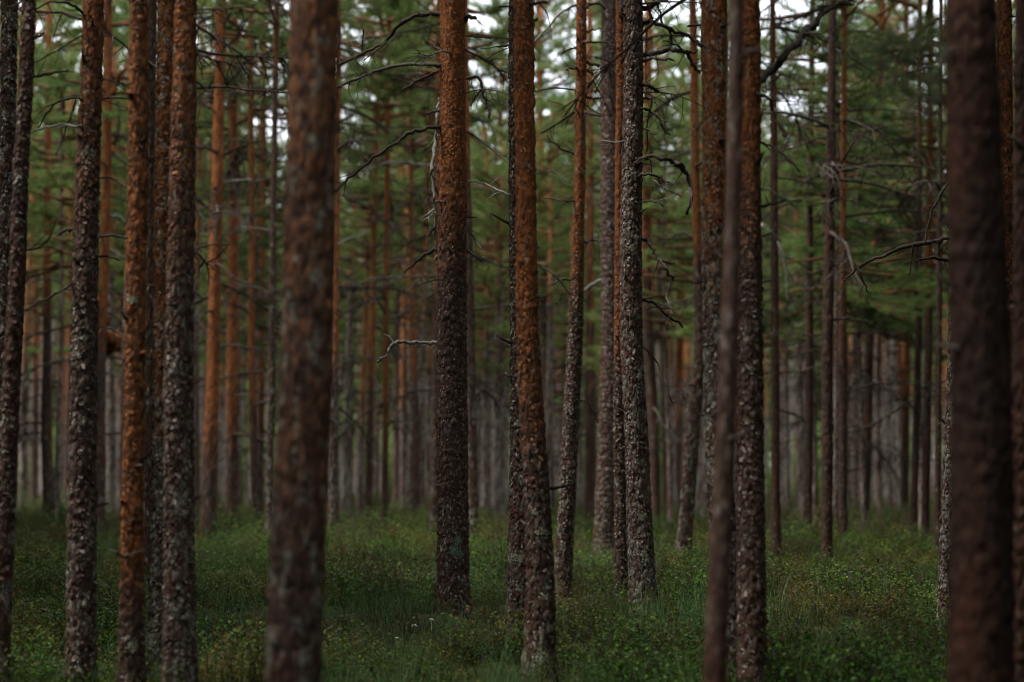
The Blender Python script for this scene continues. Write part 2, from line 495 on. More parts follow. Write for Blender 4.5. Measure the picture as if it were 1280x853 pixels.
# ------------------------------------------------------------------ trunks
def trunk_mesh(zs, xs, ys, rs, seg, dz, zfine, ztop, seed, oz0, oz1, lich, relief, omax=1.0, amp=1.0, tone=0.0):
    """A tapered pine trunk; bark plates and flakes are real relief where it is near enough to show."""
    za = np.arange(-0.18, min(zfine, ztop), dz)
    zb = np.arange(za[-1] + dz, ztop, 0.35)
    Z1 = np.concatenate([za, zb, [ztop]])
    X1, Y1, R1 = np.interp(Z1, zs, xs), np.interp(Z1, zs, ys), np.interp(Z1, zs, rs)
    # smooth the kinks of the interpolation
    for _ in range(2):
        w = max(1, int(0.25 / dz)); ker = np.ones(2 * w + 1) / (2 * w + 1)
        nfa = len(za)
        for A in (X1, Y1, R1):
            A[:nfa] = np.convolve(np.pad(A[:nfa], w, mode='edge'), ker, 'valid')
    R1 = R1 * (1 + 0.42 * np.exp(-np.clip(Z1 + .02, 0, None) / 0.15))         # root flare
    th = np.arange(seg) * 2 * math.pi / seg
    TH, Z = np.meshgrid(th, Z1)
    R = np.repeat(R1[:, None], seg, 1)
    rm = float(np.median(R1[:max(2, len(za) // 2)]))
    uu = TH / (2 * math.pi)
    jit = np.random.default_rng(int(seed * 100))
    orange = np.clip((Z - oz0) / max(oz1 - oz0, .05), 0, 1) * omax
    lob = (vnoise(uu * 4, Z * 1.3, 4, seed) - .5) * min(1, amp * 1.6)
    r_add = R * 0.10 * lob + R * .05 * min(1, amp * 1.6) * (vnoise(uu * 6, Z * 5, 6, seed + 2) - .5)
    if relief:
        n1 = max(6, int(2 * math.pi * rm / 0.030)); n2 = max(9, int(2 * math.pi * rm / 0.016))
        warp = vnoise(uu * n1, Z * 14, n1, seed + 9) - .5
        f1, f2, c1, dv1 = vor(uu * n1 + warp * .5, Z / 0.080 + warp * .4, n1, seed)
        g1, g2, c2, dv2 = vor(uu * n2 + warp * .8, Z / 0.036 + warp, n2, seed + 5)
        e1, e2 = np.clip(f2 - f1, 0, .5), np.clip(g2 - g1, 0, .4)
        Alow = 0.0135 * amp * (rm / .09) ** .5
        d_low = Alow * (1.3 * np.minimum(e1, .3) / .3 * .55 * 1.35 + .40 * c1 - .30 * dv1 + .45 * c2 - .42 * dv2 - .62)
        d_up = 0.0085 * (.9 * c2 - .55 * dv2 + .5 * np.minimum(e2, .25) / .25 - .5)
        r_add = r_add + d_low * (1 - .8 * orange) + d_up * (.35 + .65 * orange)
        for _ in range(int(ztop * 1.2)):                                       # healed knots
            a0, z0 = jit.uniform(0, 2 * math.pi), jit.uniform(.4, zfine)
            da = (TH - a0 + math.pi) % (2 * math.pi) - math.pi
            r_add = r_add + .012 * amp * jit.uniform(.4, 1.4) * np.exp(-((da * rm) ** 2 + (Z - z0) ** 2) / .020 ** 2)
        plate, edge = .55 * c1 + .45 * c2, np.minimum(e1, e2 * 1.4)
    else:
        plate, edge = jit.uniform(0, 1, Z.shape), np.full(Z.shape, .4)
        r_add = r_add + R * .07 * (jit.uniform(0, 1, Z.shape) - .5)
    RR = R + np.where(R > .03, r_add, 0)
    V = np.stack([X1[:, None] + RR * np.cos(TH), Y1[:, None] + RR * np.sin(TH), Z], -1).reshape(-1, 3)
    k = len(Z1)
    i = np.arange(k - 1)[:, None] * seg; j = np.arange(seg)[None, :]; j2 = (j + 1) % seg
    F = np.stack([i + j, i + j2, i + seg + j2, i + seg + j], -1).reshape(-1, 4)
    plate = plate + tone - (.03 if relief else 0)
    la = np.full(Z.shape, lich) * np.clip(1.15 - Z / 9, .3, 1.1)
    me = make_mesh('pine_trunk', V, F, {'plate': plate.ravel(), 'edge': edge.ravel(), 'orange': orange.ravel(), 'lich': la.ravel()}, M_BARK, True)
    return me, (Z1, X1, Y1, R1)

def flakes_mesh(ax, zlo, zhi, dens, seed, oz0, oz1, lich, omax=1.0, tone=0.0):
    """Loose bark scales standing off the trunk, lifted at their lower edge."""
    g = np.random.default_rng(seed)
    Z1, X1, Y1, R1 = ax
    rm = float(np.interp(1.5, Z1, R1))
    n = int(dens * 2 * math.pi * rm * (zhi - zlo))
    z = g.uniform(zlo, zhi, n); a = g.uniform(0, 2 * math.pi, n)
    org = np.clip((z - oz0) / max(oz1 - oz0, .05), 0, 1) * omax
    w = g.uniform(.006, .016, n) * (1 - .3 * org); h = g.uniform(.008, .024, n) * (1 - .3 * org)
    lift = g.uniform(.003, .014, n) * (1 - .45 * org)
    r = np.interp(z, Z1, R1); cx = np.interp(z, Z1, X1); cyy = np.interp(z, Z1, Y1)
    skew = g.normal(0, .35, n)
    nrm = np.stack([np.cos(a), np.sin(a), 0 * a], -1); tan = np.stack([-np.sin(a), np.cos(a), 0 * a], -1)
    ctr = np.stack([cx, cyy, z], -1) + nrm * (r + .002)[:, None]
    up = np.array([0, 0, 1.0])[None] + tan * skew[:, None]
    T = lambda s, v, o: ctr + tan * (s * w)[:, None] + up * (v * h)[:, None] + nrm * o[:, None]
    P = np.stack([T(-.7, 1, -.002 + 0 * a), T(.6, .9, -.002 + 0 * a), T(1, 0, lift * .5), T(.55, -1, lift), T(-.5, -.85, lift * .9), T(-1, .1, lift * .4)], 1)
    i = np.arange(n)[:, None] * 6
    F = np.concatenate([i + np.array([[5, 2, 1, 0]]), i + np.array([[4, 3, 2, 5]])])
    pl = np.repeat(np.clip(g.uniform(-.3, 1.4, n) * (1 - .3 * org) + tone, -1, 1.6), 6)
    me = make_mesh('bark_flakes', P.reshape(-1, 3), F, {'plate': pl, 'edge': np.full(n * 6, .4), 'orange': np.repeat(org, 6), 'lich': np.full(n * 6, lich * .9)}, M_BARK)
    return me

def lichen_mesh(ax, spots, seed, mat):
    g = np.random.default_rng(seed)
    Z1, X1, Y1, R1 = ax
    acc = Acc()
    for (z0, ang, rad, n) in spots:
        r0 = float(np.interp(z0, Z1, R1))
        z = z0 + g.normal(0, rad * .6, n); a = ang + g.normal(0, rad * .5, n) / r0
        r = np.interp(z, Z1, R1) + .006 + g.uniform(0, .012, n)
        ctr = np.stack([np.interp(z, Z1, X1) + r * np.cos(a), np.interp(z, Z1, Y1) + r * np.sin(a), z], -1)
        nrm = np.stack([np.cos(a), np.sin(a), 0 * a], -1)
        e1 = unit(np.cross(nrm, g.normal(size=(n, 3)))); e2 = unit(np.cross(nrm, e1) + nrm * g.normal(0, .5, (n, 1)))
        s = g.uniform(.005, .012, (n, 1))
        acc.quads(np.stack([ctr - e1 * s, ctr - e2 * s * .7, ctr + e1 * s, ctr + e2 * s * .7], 1), g.uniform(0, 1, n))
    return acc.build('lichen', [mat])

# ------------------------------------------------------------------ the pines one can single out
# label, base (photo y where the stem meets the ground cover, or ('d', metres)), stem line [(y, x, width)...],
# photo y where the orange bark starts and where it is full, lichen, detail, crown base m, group flag
GROUP = 'pine trees standing in the wood'
T = {}
def D_of(by):
    return 2862.0 / (by - 598.0)

TREES = [
 ('left_edge_a', 'dark lichen-flecked pine at the far left edge, behind a leaning dark stem', ('d', 12.6), [(0, 11, 17), (213, 8, 17), (426, 3, 18), (640, -6, 19), (853, -14, 21)], -900, -1500, .75, 'hi', 9.0),
 ('left_edge_b', 'dark scaly pine at the left edge leaning right as it rises', ('d', 11.2), [(0, 37, 13), (106, 33, 14), (213, 26, 16), (320, 23, 17), (426, 17, 18), (640, 6, 20), (853, -2, 22)], -900, -1500, .6, 'hi', 9.0),
 ('t3', 'stout dark scaly pine with reddish upper bark, third large stem from the left edge', 846, [(0, 116, 23), (106, 114, 23), (213, 109, 25), (320, 106, 28), (426, 105, 29), (640, 102, 31), (853, 102, 33)], 330, 20, .55, 'hi', 9.0),
 ('t4', 'smooth orange-brown pine with dark knots, just left of two close scaly stems', ('d', 10.6), [(0, 174, 20), (213, 173, 22), (426, 169, 22), (533, 167, 23), (640, 165, 24), (747, 165, 26), (853, 165, 29)], 790, 690, .25, 'hi', 9.0),
 ('t5b', 'thin dark lichen-spotted stem half hidden behind the smooth knotty orange-brown pine', 735, [(0, 190, 9), (213, 188, 10), (426, 187, 13), (640, 186, 14), (735, 186, 15)], -500, -900, .45, 'mid', 9.0),
 ('t5', 'slim pine with rusty top and lichened foot, touching a thicker dark pine on its right', 843, [(0, 208, 19), (106, 206, 19), (213, 204, 19), (320, 201, 17), (426, 200, 16), (533, 200, 16), (640, 199, 18), (853, 196, 23)], 620, 380, .75, 'hi', 9.5),
 ('t6', 'thick dark rough-barked pine with a rusty upper stem, right of a slim rusty pine', ('d', 10.8), [(0, 232, 26), (106, 230, 26), (213, 228, 29), (320, 225, 30), (426, 223, 31), (640, 223, 33), (853, 225, 37)], 420, 60, .6, 'hi', 9.0),
 ('t7', 'bright orange pine with a grey foot, middle distance right of the thick dark left-hand pines', 687, [(0, 275, 14), (106, 274, 14), (213, 272, 15), (320, 269, 15), (426, 267, 16), (533, 264, 18), (640, 261, 21), (687, 259, 22)], 610, 480, .35, 'mid', 8.6),
 ('t8', 'slender branchy orange pine just right of the bright orange one with a grey foot', 672, [(0, 293, 10), (106, 291, 12), (213, 292, 12), (426, 290, 14), (672, 290, 15)], 590, 480, .35, 'mid', 8.0),
 ('t9', 'narrow orange pine standing farther back between the branchy orange pine and the blurred front trunk', 676, [(0, 312, 6), (300, 315, 8), (426, 314, 9), (640, 319, 10), (676, 320, 10)], 560, 460, .3, 'mid', 8.0),
 ('t10', 'thin orange-brown pine close left of the big blurred front trunk', 660, [(0, 331, 5), (213, 330, 6), (426, 327, 8), (660, 325, 9)], 560, 470, .3, 'mid', 7.5),
 ('t11', 'thin dark scaly stem beside the left edge of the big blurred front trunk', 690, [(0, 346, 6), (320, 341, 6), (480, 340, 8), (690, 336, 9)], 200, -100, .7, 'mid', 8.5),
 ('front_left', 'big out-of-focus reddish brown trunk in front, left of the middle', ('d', 7.8), [(0, 392, 58), (106, 391, 58), (213, 389, 59), (320, 387, 60), (426, 385, 61), (533, 380, 62), (640, 374, 63), (747, 368, 64), (853, 363, 66)], 1150, -1650, .58, 'hi', 8.5),
 ('t12', 'pine with pale lichened foot peeking out along the right side of the blurred front trunk', 682, [(0, 423, 7), (213, 421, 8), (426, 419, 9), (533, 417, 13), (640, 416, 15), (682, 414, 16)], 480, 400, .6, 'mid', 8.0),
 ('t13', 'slim dull orange pine just left of the brightest thin orange one', 662, [(0, 477, 5), (106, 473, 6), (213, 469, 7), (320, 467, 7), (426, 465, 8), (533, 463, 9), (662, 460, 10)], 560, 380, .3, 'mid', 7.0),
 ('t14', 'thin very bright orange pine in the middle distance left of the sharp central pine', 673, [(0, 488, 5), (106, 485, 6), (213, 484, 7), (426, 482, 7), (533, 482, 8), (673, 480, 9)], 580, 520, .3, 'mid', 7.2),
 ('t16', 'dark grey-brown pine far back, right beside the thin very bright orange pine', 648, [(0, 505, 7), (250, 500, 10), (426, 498, 12), (648, 497, 13)], 430, 250, .4, 'mid', 6.5),
 ('t15', 'slim orange-topped pine far back midway between bright orange stem and sharp central pine', 662, [(0, 512, 4), (213, 514, 5), (426, 516, 7), (533, 520, 9), (662, 521, 10)], 520, 430, .4, 'mid', 7.0),
 ('t17', 'slim grey-footed pine hugging the left side of the sharp central pine', 676, [(0, 549, 7), (213, 548, 8), (426, 545, 9), (640, 542, 10), (676, 541, 11)], 420, 320, .6, 'mid', 8.0),
 ('main', 'sharp central pine with flaky orange-brown bark, hanging dead branches and a green lichen patch', 757, [(0, 566, 31), (106, 566, 31), (213, 566, 32), (426, 565, 34), (533, 565.5, 35), (640, 566, 36), (757, 566, 38)], 400, 130, .35, 'hi', 9.0),
 ('t18', 'leaning grey pine behind the right side of the sharp central pine', 690, [(0, 582, 6), (213, 584, 7), (426, 589, 9), (533, 590, 10), (640, 592, 11), (690, 590, 12)], 300, 150, .6, 'mid', 8.0),
 ('t19', 'crooked thin leaning stem between the sharp central pine and the crossing twin pines', 655, [(150, 604, 4), (245, 612, 5), (320, 621, 6), (426, 629, 7), (533, 625, 9), (655, 622, 10)], 480, 300, .4, 'mid', 6.0),
 ('p1', 'rear one of two crossing pines right of centre, dark with a lichened foot', 806, [(0, 648, 20), (213, 648, 21), (426, 650, 22), (533, 651, 24), (640, 652, 28), (806, 650, 33)], -300, -700, .6, 'hi', 9.0),
 ('p2', 'front one of two crossing pines right of centre, rusty orange above, bowed right below', 836, [(0, 655, 22), (106, 655, 23), (213, 657, 23), (320, 658, 24), (426, 659, 26), (533, 665, 27), (640, 673, 28), (747, 677, 32), (836, 673, 34)], 640, 330, .5, 'hi', 9.0),
 ('t21', 'dark far pine with orange top just right of the two crossing pines', 656, [(0, 672, 5), (213, 675, 7), (310, 677, 8), (426, 680, 9), (533, 685, 10), (656, 690, 11)], 330, 290, .4, 'mid', 7.5),
 ('t22', 'slender orange-topped pine leaning left towards its foot, right of the two crossing pines', 740, [(0, 727, 11), (106, 726, 12), (213, 725, 12), (320, 722, 14), (426, 719, 17), (533, 713, 18), (640, 708, 19), (740, 703, 19)], 420, 260, .6, 'hi', 9.2),
 ('t23', 'stout reddish pine farther back between slender leaning pine and grey rough pine', 660, [(0, 737, 7), (213, 738, 9), (426, 738, 12), (533, 738, 14), (660, 738, 15)], 560, 300, .25, 'mid', 7.8),
 ('t24', 'grey rough-barked pine left of a thin orange stem, right of centre', 702, [(0, 762, 16), (106, 760, 18), (213, 761, 19), (426, 762, 19), (533, 759, 20), (640, 757, 24), (702, 756, 26)], -100, -300, .5, 'hi', 9.0),
 ('t25', 'thin orange stem squeezed between two grey scaly pines right of centre', 747, [(0, 776, 11), (106, 776, 10), (213, 774, 9), (426, 773, 9), (533, 773, 12), (640, 776, 13), (747, 777, 16)], 480, 380, .45, 'hi', 9.0),
 ('t26', 'scaly grey pine with pale lichen plates and crooked dead branches to its right', 762, [(0, 792, 20), (106, 792, 22), (213, 790, 23), (320, 788, 24), (426, 789, 25), (533, 795, 26), (640, 799, 28), (762, 806, 33)], -200, -500, .66, 'hi', 9.2),
 ('t27', 'dark reddish pine behind the crooked dead branches of the lichen-plated grey pine', 666, [(0, 811, 8), (213, 808, 12), (320, 807, 13), (426, 811, 13), (533, 817, 13), (666, 820, 13)], 420, 200, .3, 'mid', 8.0),
 ('t28', 'very thin dark stem far back between reddish pine and kinked pine', 648, [(0, 822, 4), (320, 824, 5), (426, 828, 5), (648, 832, 6)], 200, 0, .4, 'mid', 7.0),
 ('t29', 'dull orange pine far back just left of the kinked pine', 646, [(0, 854, 6), (320, 852, 9), (426, 850, 10), (533, 848, 11), (646, 846, 12)], 580, 420, .3, 'mid', 7.0),
 ('t30', 'kinked pine bending left below its elbow, left of the smooth blurred sapling', 700, [(0, 866, 8), (100, 868, 9), (245, 870, 10), (320, 873, 11), (426, 876, 13), (460, 875, 14), (490, 870, 15), (533, 866, 17), (640, 859, 17), (700, 854, 18)], 360, 270, .6, 'mid', 8.5),
 ('t31', 'orange-topped thick pine crossed by the smooth blurred sapling', 850, [(0, 893, 30), (106, 894, 30), (213, 893, 28), (320, 892, 26), (426, 893, 26), (533, 897, 28), (640, 902, 29), (747, 910, 29), (853, 912, 30)], 420, 190, .75, 'hi', 9.2),
 ('sapling', 'smooth blurred thin brown stem standing in front of two thick pines', ('d', 7.5), [(0, 921, 19), (213, 918, 19), (320, 915, 20), (426, 911, 21), (533, 908, 23), (640, 903, 25), (747, 898, 26), (853, 892, 28)], -900, -1500, .12, 'smooth', 7.5),
 ('t32', 'dark red scaly pine just right of the smooth blurred sapling, with a raised limb', ('d', 11.1), [(0, 936, 25), (106, 937, 24), (213, 937, 24), (320, 937, 27), (426, 937, 29), (533, 937, 31), (640, 938, 31), (853, 940, 32)], 380, 120, .4, 'hi', 9.2),
 ('t33', 'thin dark stem right of the dark red scaly pine', 698, [(0, 966, 6), (213, 968, 8), (426, 969, 9), (640, 970, 10), (698, 972, 10)], 380, 20, .4, 'mid', 8.5),
 ('t34', 'dark upright stem, left one of three close dark stems on the right', 683, [(0, 1016, 7), (320, 1012, 8), (426, 1012, 10), (683, 1010, 11)], 50, -300, .4, 'mid', 8.0),
 ('t36', 'dark brown stem, middle one of three close dark stems on the right', 706, [(0, 1041, 8), (320, 1037, 11), (426, 1034, 13), (640, 1034, 12), (706, 1034, 12)], 200, -300, .35, 'mid', 9.0),
 ('t35', 'pale grey stem half hidden behind the middle one of three close dark stems', 668, [(0, 1043, 5), (213, 1043, 6), (426, 1044, 9), (668, 1044, 10)], 100, -100, .7, 'mid', 7.0),
 ('t37', 'orange-brown stem, right one of three close dark stems on the right', 692, [(0, 1056, 6), (280, 1054, 7), (426, 1053, 9), (692, 1054, 10)], 560, 100, .35, 'mid', 8.5),
 ('t38', 'pale grey far pine right of the three close dark stems', 644, [(0, 1068, 7), (426, 1070, 10), (644, 1070, 12)], 300, 120, .6, 'mid', 7.0),
 ('t39', 'dark pine with a leaning orange-brown top, between two pale grey far pines', 667, [(0, 1104, 8), (280, 1096, 9), (350, 1093, 10), (426, 1087, 11), (533, 1085, 11), (667, 1080, 12)], 420, 300, .35, 'mid', 8.0),
 ('t40', 'dull grey far pine just left of the widest pale far pine', 642, [(0, 1094, 8), (426, 1098, 11), (642, 1100, 13)], 260, 80, .5, 'mid', 7.0),
 ('t41', 'widest pale grey far pine on the right side', 638, [(0, 1107, 10), (426, 1113, 14), (638, 1117, 16)], 250, 60, .6, 'mid', 7.0),
 ('t42', 'bright orange far pine on the right side, right of the widest pale pine', 657, [(0, 1133, 6), (426, 1134, 9), (533, 1132, 10), (657, 1131, 10)], 560, 460, .25, 'mid', 7.2),
 ('t43', 'dark narrow stem just right of the bright orange far pine', 684, [(0, 1150, 6), (426, 1148, 8), (684, 1141, 10)], 250, 100, .3, 'mid', 8.0),
 ('t44', 'dark stem with an orange flank, second right of the bright orange far pine', 681, [(0, 1164, 8), (426, 1161, 10), (681, 1156, 11)], 480, 300, .3, 'mid', 8.0),
 ('t45', 'thinnest dark stem just left of the lichened pine by the big right trunk', 705, [(0, 1177, 5), (426, 1174, 6), (705, 1172, 7)], 100, -100, .4, 'mid', 8.5),
 ('t46', 'dark lichen-flecked pine emerging left of the big blurred right trunk', 776, [(0, 1200, 10), (213, 1196, 11), (426, 1193, 13), (533, 1190, 13), (640, 1184, 14), (776, 1181, 17)], 350, 100, .75, 'hi', 9.0),
 ('front_right', 'big out-of-focus dark trunk in front, at the right', ('d', 7.2), [(0, 1212, 58), (106, 1214, 60), (213, 1217, 62), (320, 1221, 65), (426, 1227, 67), (533, 1229, 70), (640, 1228, 73), (853, 1226, 77)], 250, -6000, .1, 'hi', 6.8),
 ('t47', 'orange-brown pine showing along the right side of the big blurred right trunk', 795, [(0, 1256, 16), (213, 1258, 17), (426, 1260, 18), (640, 1258, 20), (795, 1256, 22)], 800, 150, .35, 'hi', 9.0),
 ('t48', 'dark blurred pine cut by the right edge of the view', ('d', 9.0), [(0, 1276, 16), (213, 1278, 18), (426, 1279, 22), (640, 1279, 28), (853, 1278, 32)], -400, -900, .25, 'hi', 9.0),
 ('l2', 'reddish pine with dark foot farther back, left of the third large stem', 666, [(0, 63, 8), (213, 60, 9), (426, 59, 11), (533, 58, 14), (666, 61, 15)], 440, 330, .3, 'mid', 8.0),
 ('l1', 'thin orange pine far back right beside the left edge stems', 640, [(0, 50, 4), (213, 46, 6), (426, 44, 7), (640, 42, 9)], 500, 400, .3, 'mid', 6.5),
 ('l3', 'orange-brown pine far back just left of the third large stem', 645, [(0, 93, 5), (213, 90, 6), (426, 88, 7), (645, 84, 9)], 520, 380, .3, 'mid', 7.0),
 ('l4', 'pine with a hooked broken limb behind the third large stem, orange above and grey below', 676, [(0, 136, 11), (106, 135, 12), (213, 134, 12), (320, 131, 12), (426, 127, 13), (640, 125, 14), (676, 124, 15)], 450, 400, .5, 'mid', 8.0),
 ('l8', 'thin orange pine far back between hooked-limb pine and smooth knotty pine', 642, [(0, 146, 4), (426, 141, 7), (642, 138, 8)], 560, 450, .3, 'mid', 6.5),
 ('l9', 'rusty far pine close right of the thick dark rough-barked pine', 645, [(0, 243, 6), (213, 243, 7), (426, 244, 8), (645, 246, 10)], 520, 360, .3, 'mid', 7.0),
]
